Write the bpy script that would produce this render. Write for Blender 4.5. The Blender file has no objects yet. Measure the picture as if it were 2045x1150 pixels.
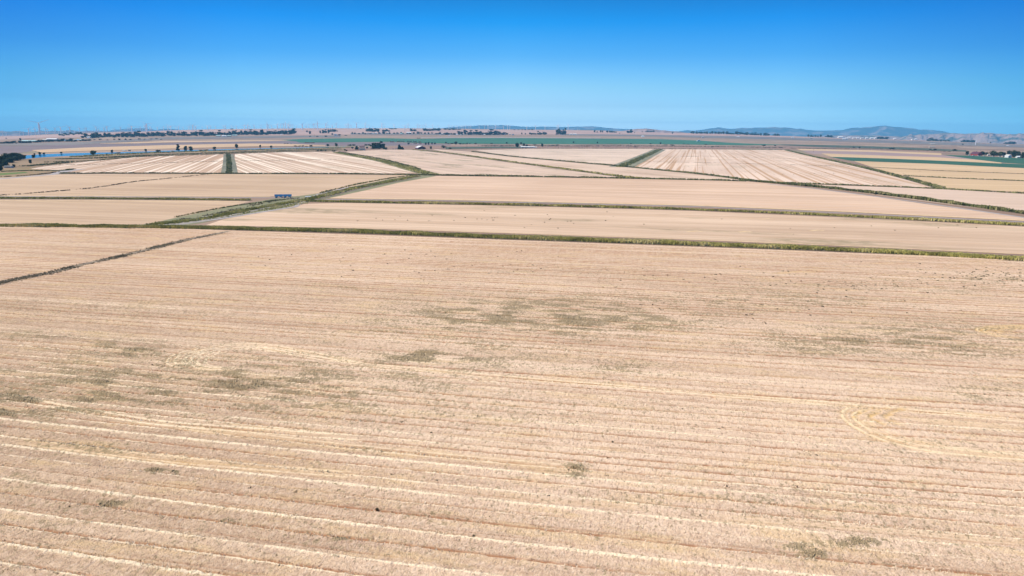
import bpy, math, random
import numpy as np
from math import radians as R_
random.seed(7); rng = np.random.default_rng(7)
S = bpy.context.scene; COL = S.collection

# ------------------------------------------------------------------ camera
FPX, HC = 1390.0, 70.0                     # focal length in photo pixels (2045 wide), height of the drone
pitch = math.atan(312/1390.); rl = 0.0075
fwd = np.array([0, math.cos(pitch), -math.sin(pitch)])
u0 = np.array([0, math.sin(pitch), math.cos(pitch)])
right = math.cos(rl)*np.array([1., 0, 0]) + math.sin(rl)*u0
up = np.cross(right, fwd)
cd = bpy.data.cameras.new("camera"); cam = bpy.data.objects.new("camera", cd); COL.objects.link(cam)
cd.sensor_width = 36; cd.lens = 36*FPX/2045; cd.clip_start = 0.5; cd.clip_end = 90000
import mathutils
cam.matrix_world = mathutils.Matrix(((right[0], up[0], -fwd[0], 0), (right[1], up[1], -fwd[1], 0), (right[2], up[2], -fwd[2], HC), (0, 0, 0, 1)))
S.camera = cam
S.render.resolution_x, S.render.resolution_y = 1024, 576

# ------------------------------------------------------------------ sky, sun, exposure
SUN_EL, SUN_AZ = 50.0, -84.0
w = bpy.data.worlds.new("World"); S.world = w; w.use_nodes = True
nt = w.node_tree; nt.nodes.clear()
out = nt.nodes.new('ShaderNodeOutputWorld'); bg = nt.nodes.new('ShaderNodeBackground')
sky = nt.nodes.new('ShaderNodeTexSky'); sky.sky_type = 'NISHITA'; sky.sun_disc = False
sky.sun_elevation = R_(SUN_EL); sky.sun_rotation = R_(SUN_AZ); sky.altitude = 50
sky.air_density = 1.0; sky.dust_density = 0.4; sky.ozone_density = 3.0
tc = nt.nodes.new('ShaderNodeTexCoord'); sx = nt.nodes.new('ShaderNodeSeparateXYZ')
rp = nt.nodes.new('ShaderNodeValToRGB'); mx = nt.nodes.new('ShaderNodeMix'); mx.data_type = 'RGBA'; mx.blend_type = 'MULTIPLY'
mx.inputs[0].default_value = 1.0
nt.links.new(tc.outputs['Generated'], sx.inputs[0]); nt.links.new(sx.outputs[2], rp.inputs[0])
SKY_GAIN = [(0, (1.969, 2.59, 3.671)), (0.01, (1.969, 2.59, 3.671)), (0.02, (1.096, 1.499, 2.104)), (0.035, (0.673, 0.971, 1.434)), (0.06, (0.508, 0.835, 1.153)), (0.1, (0.184, 0.598, 1.025)), (0.144, (0.002, 0.477, 0.968)), (0.183, (0.002, 0.315, 0.68))]+[(.27, (.2, .5, .92)), (0.6, (.8, .9, 1))]
SIDE_GAIN = [(-0.62, (0.12, 0.411, 0.61)), (-0.35, (0.573, 0.774, 0.873)), (0, (1.0, 1.0, 1.0)), (0.35, (0.714, 0.894, 0.972)), (0.62, (0.164, 0.518, 0.711))]
def fill_ramp(node, stops):
    cr = node.color_ramp
    for i, (p, c) in enumerate(stops):
        e = cr.elements[i] if i < 2 else cr.elements.new(p)
        e.position = p; e.color = (*c, 1)
fill_ramp(rp, SKY_GAIN)
rp2 = nt.nodes.new('ShaderNodeValToRGB'); fill_ramp(rp2, [(p*.5+.5, c) for p, c in SIDE_GAIN])
mr = nt.nodes.new('ShaderNodeMath'); mr.operation = 'MULTIPLY_ADD'; mr.inputs[1].default_value = .5; mr.inputs[2].default_value = .5
nt.links.new(sx.outputs[0], mr.inputs[0]); nt.links.new(mr.outputs[0], rp2.inputs[0])
mx2 = nt.nodes.new('ShaderNodeMix'); mx2.data_type = 'RGBA'; mx2.blend_type = 'MULTIPLY'; mx2.inputs[0].default_value = 1.0
nt.links.new(rp.outputs[0], mx2.inputs[6]); nt.links.new(rp2.outputs[0], mx2.inputs[7])
nt.links.new(sky.outputs[0], mx.inputs[6]); nt.links.new(mx2.outputs[2], mx.inputs[7])
nt.links.new(mx.outputs[2], bg.inputs[0]); bg.inputs[1].default_value = 0.12
nt.links.new(bg.outputs[0], out.inputs[0])
sd = bpy.data.lights.new("sun", 'SUN'); sd.energy = 4.55; sd.angle = R_(0.5); sd.color = (1.0, 0.925, 0.82)
sun = bpy.data.objects.new("sun", sd); COL.objects.link(sun)
el, az = R_(SUN_EL), R_(SUN_AZ)
sdir = mathutils.Vector((math.sin(az)*math.cos(el), math.cos(az)*math.cos(el), math.sin(el)))
sun.rotation_euler = sdir.to_track_quat('Z', 'Y').to_euler()
S.view_settings.view_transform = 'Standard'; S.view_settings.look = 'None'
S.view_settings.exposure = 0.5; S.view_settings.gamma = 1.0
S.render.engine = 'CYCLES'
S.cycles.volume_bounces = 0; S.cycles.max_bounces = 4; S.cycles.diffuse_bounces = 2

# ------------------------------------------------------------------ pixel <-> ground
R0, R1 = 4500.0, 9000.0
def dirs(u, v):
    u = np.asarray(u, float); v = np.asarray(v, float)
    return fwd*FPX + right*(u-1022.5)[..., None] - up*(v-575.0)[..., None]
def project(p):
    d = np.asarray(p, float) - [0, 0, HC]
    k = FPX/(d@fwd)
    return 1022.5+(d@right)*k, 575.0-(d@up)*k
# row of the photo where the plain or the turbine ridge ends, per column
EDGE = [(-300, 274), (-60, 272.5), (0, 271.5), (40, 271), (60, 270), (90, 268), (130, 267), (160, 265), (200, 264), (250, 263), (300, 262), (340, 260), (400, 258.5), (450, 257.5),
        (520, 257), (600, 256), (700, 256), (800, 256), (900, 256.5), (990, 258), (1020, 258), (1100, 259), (1180, 259.5), (1250, 262), (1320, 264.5), (1430, 266.5), (1500, 268.5),
        (1560, 271), (1640, 273.5), (1700, 276.5), (1780, 278), (1850, 280.5), (1900, 282.5), (1960, 285), (2000, 287), (2045, 288), (2110, 290), (2400, 294)]
_eu = np.array([e[0] for e in EDGE], float); _ev = np.array([e[1] for e in EDGE], float)
_d = dirs(_eu, _ev); E_AZ = np.arctan2(_d[:, 0], _d[:, 1]); E_A = _d[:, 2]/np.hypot(_d[:, 0], _d[:, 1])
A0 = -HC/R0
def terr(x, y):
    x = np.asarray(x, float); y = np.asarray(y, float); R = np.maximum(np.hypot(x, y), 1.0)
    aE = np.interp(np.arctan2(x, y), E_AZ, E_A)
    q = (1/R0-1/R)/(1/R0-1/R1)
    z = HC+(A0+(aE-A0)*np.clip(q, 0, 1))*R
    zE = HC+aE*R1
    z = np.where(R > R1, np.maximum(zE-(R-R1)*0.06, -300), z)
    return np.where(R <= R0, 0.0, z)
def G(u, v):
    """photo pixel -> point of the terrain"""
    d = dirs(u, v); h = np.hypot(d[..., 0], d[..., 1]); a = d[..., 2]/h; azm = np.arctan2(d[..., 0], d[..., 1])
    aE = np.interp(azm, E_AZ, E_A)
    q = np.clip((a-A0)/(aE-A0), 0, 0.999)
    R = np.where(a < A0, -HC/np.minimum(a, -1e-6), 1/(1/R0-q*(1/R0-1/R1)))
    z = np.where(a < A0, 0.0, HC+(A0+(aE-A0)*q)*R)
    return np.stack([R*np.sin(azm), R*np.cos(azm), z], -1)
def mpp(p):                                   # metres per photo pixel at a point
    return float((np.asarray(p)-[0, 0, HC])@fwd)/FPX

# ------------------------------------------------------------------ noise
_lat = rng.random((256, 256))
def vnoise(x, y):
    xi = np.floor(x).astype(int); yi = np.floor(y).astype(int); fx = x-xi; fy = y-yi
    fx = fx*fx*(3-2*fx); fy = fy*fy*(3-2*fy)
    a = _lat[xi & 255, yi & 255]; b = _lat[(xi+1) & 255, yi & 255]; c = _lat[xi & 255, (yi+1) & 255]; d = _lat[(xi+1) & 255, (yi+1) & 255]
    return (a*(1-fx)+b*fx)*(1-fy)+(c*(1-fx)+d*fx)*fy
def fbm(x, y, o=3):
    r = 0; a = 1; t = 0
    for i in range(o):
        r = r+a*vnoise(x*2**i+17*i, y*2**i+31*i); t += a; a *= .5
    return r/t
def sst(a, b, x):
    t = np.clip((x-a)/(b-a), 0, 1); return t*t*(3-2*t)

# ------------------------------------------------------------------ material helpers
class M:
    def __init__(s, name, rough=0.9, spec=0.15):
        s.m = bpy.data.materials.new(name); s.m.use_nodes = True; s.t = s.m.node_tree
        s.b = s.t.nodes['Principled BSDF']; s.b.inputs['Roughness'].default_value = rough
        s.b.inputs['Specular IOR Level'].default_value = spec
    def n(s, ty, **k):
        nd = s.t.nodes.new('ShaderNode'+ty)
        for a, v in k.items(): setattr(nd, a, v)
        return nd
    def put(s, sock, v):
        if isinstance(v, bpy.types.NodeSocket): s.t.links.new(v, sock)
        elif isinstance(v, (tuple, list)) and sock.type == 'RGBA' and len(v) == 3: sock.default_value = (*v, 1)
        else: sock.default_value = v
    def math(s, op, a, b=0.0, clamp=False):
        nd = s.n('Math', operation=op, use_clamp=clamp); s.put(nd.inputs[0], a); s.put(nd.inputs[1], b); return nd.outputs[0]
    def mix(s, f, a, b, mode='MIX'):
        nd = s.n('Mix', data_type='RGBA', blend_type=mode); s.put(nd.inputs[0], f); s.put(nd.inputs[6], a); s.put(nd.inputs[7], b); return nd.outputs[2]
    def attr(s, name): return s.n('Attribute', attribute_name=name).outputs['Fac']
    def coord(s, rot=0, scale=(1, 1, 1), loc=(0, 0, 0)):
        tcn = s.n('TexCoord'); v = tcn.outputs['Object']
        if rot:
            a = s.n('VectorRotate', rotation_type='Z_AXIS'); s.put(a.inputs['Vector'], v); a.inputs['Angle'].default_value = rot; v = a.outputs[0]
        mp = s.n('Mapping'); s.put(mp.inputs[0], v); mp.inputs['Scale'].default_value = scale; mp.inputs['Location'].default_value = loc
        return mp.outputs[0]
    def noise(s, vec, scale=1.0, detail=3.0, rough=0.55):
        nd = s.n('TexNoise'); s.put(nd.inputs['Vector'], vec); nd.inputs['Scale'].default_value = scale; nd.inputs['Detail'].default_value = detail
        nd.inputs['Roughness'].default_value = rough; return nd.outputs['Fac']
    def ramp(s, f, lo, hi, a=0.0, b=1.0):
        nd = s.n('MapRange', interpolation_type='SMOOTHSTEP'); s.put(nd.inputs[0], f)
        for i, v in zip((1, 2, 3, 4), (lo, hi, a, b)): nd.inputs[i].default_value = v
        return nd.outputs[0]
    def color(s, c): s.put(s.b.inputs['Base Color'], c); return s
    def bump(s, h, strength=0.5, dist=0.1):
        nd = s.n('Bump'); nd.inputs['Strength'].default_value = strength; nd.inputs['Distance'].default_value = dist
        s.put(nd.inputs['Height'], h); s.t.links.new(nd.outputs[0], s.b.inputs['Normal']); return s
_pl = {}
def plain(name, c, rough=0.7, var=0.12, scale=0.6, metal=0.0, spec=0.3):
    if name in _pl: return _pl[name]
    m = M(name, rough, spec); n1 = m.noise(m.coord(), scale, 3)
    m.color(m.mix(m.ramp(n1, .3, .7), tuple(x*(1-var) for x in c), tuple(min(1, x*(1+var)) for x in c)))
    m.b.inputs['Metallic'].default_value = metal; _pl[name] = m.m; return m.m

ROWD = math.atan2(-0.1835, 0.9830)            # direction of the rows of the near fields
def field_mat(name, cA, cB, ang, stripe=None, sw=14.0, samt=0.0, weed=0.0, weedc=(.17, .15, .07), fine=0.5, patch=1.0, seed=0, scut=(.45, .6)):
    m = M(name); off = (seed*37.1, seed*11.7, 0)
    big = m.noise(m.coord(0, (.004*patch,)*3, off), 1, 3)
    row = m.noise(m.coord(-ang, (.003, .16, 1), off), 1, 3, .7)
    rowf = m.noise(m.coord(-ang, (.03, 1.1, 1), off), 1, 2, .7)
    rowb = m.noise(m.coord(-ang, (.0012, .03, 1), off), 1, 2, .5)
    f = m.math('ADD', m.math('MULTIPLY', m.math('SUBTRACT', row, .5), 2.2*fine), m.math('MULTIPLY', m.math('SUBTRACT', rowf, .5), 1.2*fine))
    f = m.math('ADD', f, m.math('MULTIPLY', m.math('SUBTRACT', rowb, .5), 1.4))
    f = m.math('ADD', f, m.math('MULTIPLY', m.math('SUBTRACT', big, .5), 1.6))
    f = m.math('ADD', f, .5, True)
    c = m.mix(f, cA, cB)
    if stripe:
        st = m.noise(m.coord(-ang, (.0006, 1.0/sw, 1), off), 1, 1.5, .6)
        c = m.mix(m.math('MULTIPLY', m.ramp(st, scut[0], scut[1]), samt), c, stripe)
    if weed > 0:
        wn = m.noise(m.coord(-ang, (.006, .02, 1), (off[0]+5, off[1]+9, 0)), 1, 4, .6)
        wf = m.noise(m.coord(-ang, (.08, .4, 1), off), 1, 3, .7)
        c = m.mix(m.math('MULTIPLY', m.ramp(wn, .52, .68), m.math('MULTIPLY', m.ramp(wf, .35, .6), weed)), c, weedc)
    m.color(c); return m.m

# ------------------------------------------------------------------ mesh / object helpers
def tag(o, label=None, cat=None, group=None, kind=None):
    if label: o['label'] = label
    if cat: o['category'] = cat
    if group: o['group'] = group
    if kind: o['kind'] = kind
    return o
def npmesh(name, V, F, mat=None, attrs=None, smooth=False):
    """V (n,3), F (m,3|4) index array, all faces the same size"""
    V = np.asarray(V, np.float32); F = np.asarray(F, np.int32); k = F.shape[1]
    me = bpy.data.meshes.new(name); me.vertices.add(len(V)); me.vertices.foreach_set('co', V.ravel())
    me.loops.add(F.size); me.loops.foreach_set('vertex_index', F.ravel())
    me.polygons.add(len(F)); me.polygons.foreach_set('loop_start', np.arange(0, F.size, k, dtype=np.int32))
    for an, av in (attrs or {}).items():
        a = me.attributes.new(an, 'FLOAT', 'POINT'); a.data.foreach_set('value', np.asarray(av, np.float32).ravel())
    me.update(calc_edges=True); me.polygons.foreach_set('use_smooth', np.full(len(F), smooth))
    if mat: me.materials.append(mat)
    return me
def add(name, me, parent=None, loc=None):
    o = bpy.data.objects.new(name, me); COL.objects.link(o)
    if parent: o.parent = parent
    if loc is not None: o.location = loc
    return o
def gridfaces(n, m):
    i = np.arange(n-1)[:, None]*m+np.arange(m-1)[None, :]
    return np.stack([i, i+1, i+m+1, i+m], -1).reshape(-1, 4)
class MB:
    def __init__(s): s.v = []; s.f = []
    def face(s, pts): k = len(s.v); s.v += [tuple(p) for p in pts]; s.f.append(tuple(range(k, k+len(pts))))
    def hexa(s, p):                                            # 8 points: bottom ring, top ring
        k = len(s.v); s.v += [tuple(q) for q in p]
        for f in ((3, 2, 1, 0), (4, 5, 6, 7), (0, 1, 5, 4), (1, 2, 6, 5), (2, 3, 7, 6), (3, 0, 4, 7)): s.f.append(tuple(k+i for i in f))
        return s
    def box(s, x0, x1, y0, y1, z0, z1):
        return s.hexa([(x0, y0, z0), (x1, y0, z0), (x1, y1, z0), (x0, y1, z0), (x0, y0, z1), (x1, y0, z1), (x1, y1, z1), (x0, y1, z1)])
    def tube(s, a, b, ra, rb, n=8):
        a = mathutils.Vector(a); b = mathutils.Vector(b); q = (b-a).to_track_quat('Z', 'Y'); k = len(s.v)
        for p, r in ((a, ra), (b, rb)):
            for i in range(n):
                t = 2*math.pi*i/n; s.v.append(tuple(p+q@mathutils.Vector((r*math.cos(t), r*math.sin(t), 0))))
        for i in range(n): j = (i+1) % n; s.f.append((k+i, k+j, k+n+j, k+n+i))
        s.f.append(tuple(k+n-1-i for i in range(n))); s.f.append(tuple(k+n+i for i in range(n)))
        return s
    def mesh(s, name, mat):
        me = bpy.data.meshes.new(name); me.from_pydata(s.v, [], s.f); me.update(); me.materials.append(mat); return me
    def build(s, name, mat, parent=None, loc=None): return add(name, s.mesh(name, mat), parent, loc)
def empty(name, loc=(0, 0, 0), rz=0):
    o = bpy.data.objects.new(name, None); COL.objects.link(o); o.location = loc; o.rotation_euler.z = rz; return o
def copy_tree(o, parent=None):
    c = o.copy(); COL.objects.link(c); c.parent = parent
    for ch in KIDS.get(o.name, []): 
        copy_kid(ch, c)
    return c
def copy_kid(ch, parent):
    d = ch.copy(); COL.objects.link(d); d.parent = parent
    for g in KIDS.get(ch.name, []): copy_kid(g, d)
KIDS = {}
def reg(o):
    """remember the children of a prototype so copies need no scene search"""
    KIDS[o.name] = [c for c in COL.objects if c.parent == o]
    for c in KIDS[o.name]: reg(c)
    return o
ORD = ['first', 'second', 'third', 'fourth', 'fifth', 'sixth', 'seventh', 'eighth', 'ninth', 'tenth', 'eleventh', 'twelfth', 'thirteenth', 'fourteenth', 'fifteenth', 'sixteenth',
       'seventeenth', 'eighteenth', 'nineteenth', 'twentieth']
def ordn(i):
    tens = ['', '', 'twenty', 'thirty', 'forty', 'fifty', 'sixty', 'seventy', 'eighty', 'ninety']
    if i < 20: return ORD[i]
    n = i+1; t, r = divmod(n, 10)
    return tens[t][:-1]+'ieth' if r == 0 else tens[t]+'-'+ORD[r-1]

exec_parts = True
# ------------------------------------------------------------------ the ground sheet
gm = M('dry_marsh_ground'); 
n1 = gm.noise(gm.coord(0, (.0016, .0007, 1)), 1, 5, .6); n2 = gm.noise(gm.coord(0, (.012, .004, 1)), 1, 4, .6); n3 = gm.noise(gm.coord(0, (.0025, .0008, 1), (9, 4, 0)), 1, 3, .5)
c = gm.mix(gm.ramp(n1, .4, .62), (.235, .155, .105), (.36, .25, .17))
c = gm.mix(gm.math('MULTIPLY', gm.ramp(n2, .5, .7), .55), c, (.16, .12, .08))
c = gm.mix(gm.math('MULTIPLY', gm.ramp(n3, .55, .7), .6), c, (.17, .17, .09))
gm.color(c)
azs = np.radians(np.linspace(-100, 100, 401)); rings = np.concatenate([[2, 20, 60, 120, 200, 300, 420, 560, 740, 960, 1250, 1600, 2000, 2500, 3100, 3800, 4500], np.geomspace(4700, 9000, 34), [9100, 9300, 9700, 10500, 12000, 15000, 20000, 26000, 29500]])
AZ, RR = np.meshgrid(azs, rings); X = RR*np.sin(AZ); Y = RR*np.cos(AZ); Z = terr(X, Y)
back = MB()
g = add('ground', npmesh('ground', np.stack([X, Y, Z], -1).reshape(-1, 3), gridfaces(*X.shape), gm.m)); tag(g, kind='structure')

# turbine ridge slopes: pale dry grass sheet on the far rise
def band(name, top, bot, mat, nv=5, step=15.0, off=0.4, label=None, kind='structure', z_extra=0.0):
    tu, tv = np.array(top, float).T; bu, bv = np.array(bot, float).T
    us = np.unique(np.concatenate([np.arange(max(tu[0], bu[0]), min(tu[-1], bu[-1]), step), [min(tu[-1], bu[-1])], tu, bu]))
    us = us[(us >= max(tu[0], bu[0])) & (us <= min(tu[-1], bu[-1]))]
    a = np.interp(us, tu, tv); b = np.interp(us, bu, bv); w_ = np.linspace(0, 1, nv)[:, None]
    vv = b[None, :]*(1-w_)+a[None, :]*w_; uu = np.repeat(us[None, :], nv, 0)
    p = G(uu, vv); p[..., 2] = terr(p[..., 0], p[..., 1])+off+z_extra
    o = add(name, npmesh(name, p.reshape(-1, 3), gridfaces(*uu.shape), mat)); tag(o, kind=kind)
    if label: o['label'] = label
    return o
def poly(name, pts, mat, z):
    p = G(*np.array(pts, float).T); mb = MB(); q = [(a[0], a[1], z) for a in p]
    ar = sum(q[i][0]*q[(i+1) % len(q)][1]-q[(i+1) % len(q)][0]*q[i][1] for i in range(len(q)))
    if ar < 0: q = q[::-1]
    mb.face(q); return tag(mb.build(name, mat), kind='structure')
def vpdir(u):                                   # ground direction that vanishes at column u of the horizon
    d = dirs(u, 263.0); return math.atan2(d[1], d[0])

straw_hi = (.60, .44, .31)
slope = field_mat('dry_slope', (.36, .22, .17), (.48, .33, .26), 0.2, weed=.5, weedc=(.2, .13, .12), patch=.3, seed=3)
band('ridge_field', [(-60, 273), (0, 272), (60, 270.4), (130, 267.4), (250, 263.4), (340, 260.4), (450, 257.9), (600, 256.4), (800, 256.4), (990, 258.4), (1100, 259.4), (1250, 262.4), (1430, 267), (1560, 271.4), (1700, 277), (1850, 281)],
     [(-60, 280), (0, 279), (60, 276), (130, 275), (250, 272), (340, 271), (450, 270), (600, 270), (800, 268), (990, 269), (1100, 268.5), (1250, 268.5), (1430, 271), (1560, 274), (1700, 278), (1850, 281.5)], slope, nv=12, off=.5)
marsh = M('grey_green_marsh'); nn = marsh.noise(marsh.coord(0, (.004, .0015, 1)), 1, 5); marsh.color(marsh.mix(marsh.ramp(nn, .35, .65), (.14, .12, .11), (.22, .19, .16)))
band('marsh', [(1120, 267.5), (1300, 269), (1480, 272), (1640, 276), (1740, 279), (1870, 283.5), (2045, 290), (2110, 293)], [(1120, 270), (1300, 272), (1480, 277), (1640, 281), (1740, 284.5), (1870, 289), (2045, 294.5), (2110, 297)], marsh.m, off=.8)
band('marsh', [(700, 266), (1000, 267.5)], [(700, 268.5), (1000, 270)], marsh.m, nv=3, off=.8)
band('marsh', [(0, 287), (160, 284), (330, 274.5), (620, 271), (680, 271)], [(0, 291), (160, 289), (330, 278.5), (620, 274), (680, 274)], marsh.m, nv=3, off=.7)
pl_ = field_mat('ploughed_soil', (.155, .115, .115), (.225, .17, .155), 0.05, fine=.8, seed=5)
band('ploughed_field', [(-60, 294), (0, 292), (90, 290), (170, 288.5), (250, 287), (330, 285), (400, 284), (500, 282), (560, 281.5), (590, 282), (610, 285), (680, 284.2), (780, 284), (900, 288)],
     [(-60, 310), (0, 308), (45, 305), (66, 301), (170, 296), (330, 291), (500, 288), (570, 289), (640, 291), (720, 291), (780, 291), (900, 290)], pl_, off=.3)
tan = field_mat('tan_stubble', (.46, .30, .165), (.57, .40, .235), 0.05, fine=.5, seed=6)
band('stubble_field', [(200, 286.5), (270, 284), (330, 282), (500, 280.3), (590, 280.2)], [(200, 287), (270, 286.5), (330, 284.8), (500, 282.3), (590, 281)], tan, nv=3, off=.9)
band('stubble_field', [(64, 300), (170, 294.7), (330, 289.9), (500, 286.6), (570, 287.3), (650, 290)], [(64, 300.4), (82, 305), (170, 301.7), (330, 297.2), (500, 292.6), (600, 291.3), (650, 291)], tan, off=.7)
grn = field_mat('green_crop', (.030, .115, .062), (.045, .15, .085), 0.05, fine=.7, stripe=(.10, .16, .10), sw=60, samt=.35, seed=8)
band('green_field', [(563, 279.7), (600, 277.6), (670, 276.6), (770, 276.2), (830, 277.4), (900, 276.2), (990, 275.7), (1160, 276.7), (1320, 278), (1400, 281), (1450, 284.8), (1500, 287), (1560, 288.8)],
     [(563, 280), (590, 282), (600, 285), (680, 284), (780, 283.2), (850, 286), (900, 287), (1000, 287.5), (1160, 288), (1320, 288), (1400, 289), (1480, 290), (1560, 289.6)], grn, off=1.0)
palerd = plain('pale_road', (.42, .36, .33), .9)
band('road', [(840, 274.8), (990, 274.1), (1100, 274.8), (1200, 275.4)], [(840, 275.6), (990, 274.9), (1100, 275.6), (1200, 276.1)], palerd, nv=2, off=1.1)
dg = field_mat('dark_green_marsh', (.05, .07, .04), (.10, .11, .07), 0.1, seed=9)
band('marsh', [(1560, 288), (1640, 289.6), (1740, 292), (1870, 297), (1930, 300)], [(1560, 290), (1640, 293.8), (1740, 296.5), (1870, 301), (1930, 303)], dg, off=.6)
band('marsh', [(890, 293.5), (1000, 292.6), (1060, 293.5)], [(890, 297.5), (1000, 296), (1060, 295)], dg, nv=3, off=.6)
# river
wm = M('river_water', .12, .5); wn = wm.noise(wm.coord(0, (.02, .02, 1)), 1, 3)
wm.color(wm.mix(wn, (.004, .05, .12), (.008, .085, .18))); wm.bump(wm.noise(wm.coord(0, (.5, .5, 1)), 1, 3), .4, .3)
band('river', [(40, 311), (90, 307.7), (150, 305.7), (200, 304.7), (250, 303.6), (310, 301.8)], [(40, 318), (90, 313.6), (130, 311.6), (165, 310), (200, 307.6), (250, 306), (310, 304)], wm.m, off=.15)
band('river', [(310, 301.3), (480, 297.2), (690, 292.7)], [(310, 303.5), (480, 298.7), (690, 293.5)], wm.m, nv=2, off=.15)

# the striped and plain rice fields beyond the near ditch
FA, FB = (.43, .295, .19), (.62, .45, .305)
f_mid = field_mat('mid_stubble', FA, FB, ROWD, fine=.95, weed=.8, seed=1, stripe=(.50, .31, .17), sw=5, samt=.5, scut=(.56, .66))
f_left = field_mat('left_stubble', (.38, .255, .155), (.54, .385, .25), ROWD, stripe=(.62, .45, .26), sw=6, samt=.5, scut=(.56, .66), fine=.9, seed=11)
poly('field', [(410, 450), (470, 430), (560, 417), (610, 407), (680, 405), (1020, 411), (1380, 421), (1700, 435), (2250, 463), (2250, 523), (2045, 508), (1700, 492), (1380, 479), (1020, 466), (680, 455)], f_mid, .06)
poly('field', [(-200, 399), (400, 400), (500, 402), (430, 419), (350, 435), (290, 449), (0, 449), (-200, 449)], f_left, .06)
poly('field', [(-200, 359), (0, 355), (120, 348), (460, 347), (860, 350), (780, 358), (700, 373), (640, 386), (590, 392), (0, 392), (-200, 393)], f_left, .08)
poly('field', [(866, 351), (1220, 356), (1480, 361), (1545, 367), (1700, 386), (1860, 409), (2045, 434), (2250, 464), (2045, 441), (1700, 423), (1380, 410), (900, 399), (655, 395), (740, 377), (800, 363)], field_mat('orange_stubble', (.47, .315, .205), (.65, .465, .32), ROWD, stripe=(.50, .30, .16), sw=6, samt=.45, scut=(.58, .68), fine=.9, seed=2), .08)
pA, pB = (.46, .325, .225), (.65, .485, .35)
f_str_l = field_mat('striped_left', (.36, .22, .13), (.50, .35, .23), vpdir(560), stripe=(.74, .60, .46), sw=7, samt=1, seed=21, scut=(.50, .58), fine=.3)
f_str_l2 = field_mat('striped_left_pink', (.40, .26, .165), (.54, .39, .27), vpdir(300), stripe=(.76, .62, .47), sw=8, samt=1, weed=.4, seed=22, scut=(.50, .58), fine=.3)
poly('field', [(60, 337), (100, 331), (180, 322), (270, 314), (350, 311), (449, 308), (450, 346), (170, 345.5), (120, 340)], f_str_l, .1)
poly('field', [(469, 307.5), (560, 304), (672, 302.5), (760, 321), (850, 346), (468, 346)], f_str_l2, .1)
poly('field', [(690, 303), (760, 299), (830, 299), (900, 308), (1020, 325), (1240, 354), (870, 350)], field_mat('pink_stubble', pA, pB, vpdir(300), stripe=(.45, .33, .26), sw=16, samt=.35, weed=.85, seed=23), .1)
poly('field', [(862, 297.5), (940, 303), (1020, 313), (1130, 323), (1330, 341), (1510, 362), (1290, 357), (1130, 337), (1020, 323), (900, 306)], field_mat('pink_stubble_two', pA, pB, vpdir(300), weed=.5, seed=24), .1)
poly('field', [(950, 300), (1060, 297), (1306, 297), (1236, 331), (1130, 322), (1020, 312)], field_mat('pale_stubble', (.48, .355, .255), (.67, .515, .385), ROWD, weed=1, seed=25, fine=.8), .1)
poly('field', [(1324, 298), (1570, 299.5), (1640, 316), (1720, 334), (1800, 354), (1872, 375), (1545, 364), (1430, 349), (1262, 334)], field_mat('striped_right', (.52, .375, .27), (.70, .535, .40), vpdir(1392), stripe=(.42, .25, .13), sw=6, samt=.85, weed=.35, seed=26, scut=(.53, .60), fine=.4), .1)
poly('field', [(1560, 366), (1860, 377), (2250, 395), (2250, 455), (2045, 427), (1850, 402), (1700, 382)], field_mat('pale_stubble_two', (.47, .34, .24), (.62, .46, .34), ROWD, fine=.5, seed=27), .08)
tanR = field_mat('tan_crop', (.46, .315, .17), (.57, .405, .235), ROWD, fine=.4, seed=28)
plR = field_mat('ploughed_strip', (.27, .185, .165), (.33, .24, .21), ROWD, fine=.4, seed=29)
gnR = field_mat('green_strip', (.032, .090, .050), (.045, .115, .068), ROWD, fine=.5, seed=30)
poly('stubble_field', [(1590, 297), (1740, 300), (1880, 306), (1880, 309.5), (1740, 303.2), (1600, 300)], tanR, .12)
poly('ploughed_field', [(1600, 300), (1740, 303.2), (1880, 309), (1960, 318), (2010, 326), (1870, 314), (1785, 311.5), (1700, 308.5), (1620, 307)], plR, .10)
poly('stubble_field', [(1640, 306), (1700, 308.3), (1785, 311.3), (1870, 313.8), (1950, 319), (2000, 324.5), (2000, 326.5), (1950, 324), (1870, 320.5), (1785, 317), (1700, 314), (1660, 313)], tanR, .14)
poly('green_field', [(1655, 313), (1700, 314.4), (1785, 317), (1870, 320.5), (1950, 324.2), (2045, 328), (2250, 338), (2250, 346), (2045, 335.5), (1950, 331), (1870, 327), (1700, 321)], gnR, .12)
poly('green_field', [(1880, 309), (1940, 311), (2045, 316), (2250, 326), (2250, 337), (2045, 327.6), (2000, 324.5), (1950, 318.5)], gnR, .16)
poly('stubble_field', [(1705, 321.5), (1870, 327.5), (1950, 331.5), (2045, 336), (2250, 347), (2250, 357), (2045, 346.5), (1870, 340), (1740, 333)], tanR, .14)
poly('stubble_field', [(1740, 334), (1870, 341), (2045, 347.5), (2250, 358), (2250, 371), (2045, 360.5), (1900, 355), (1800, 350)], tanR, .13)
poly('stubble_field', [(1810, 352), (1900, 356.5), (2045, 362), (2250, 372), (2250, 392), (2045, 384), (1880, 375)], tanR, .12)
grassy = field_mat('levee_grass', (.20, .15, .06), (.34, .22, .13), 0.0, weed=.6, seed=31)
poly('levee', [(-200, 350), (0, 338), (60, 334), (110, 338), (130, 341), (100, 350), (0, 358), (-200, 362)], grassy, .06)
poly('green_field', [(-200, 352), (0, 346), (50, 343), (56, 345), (30, 347.5), (0, 350), (-200, 356)], field_mat('bright_grass', (.10, .14, .03), (.14, .19, .05), 0, seed=32), .1)
grav = M('gravel_track'); gn1 = grav.noise(grav.coord(0, (.05, .05, 1)), 1, 4); grav.color(grav.mix(gn1, (.26, .23, .215), (.42, .37, .34)))
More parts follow.
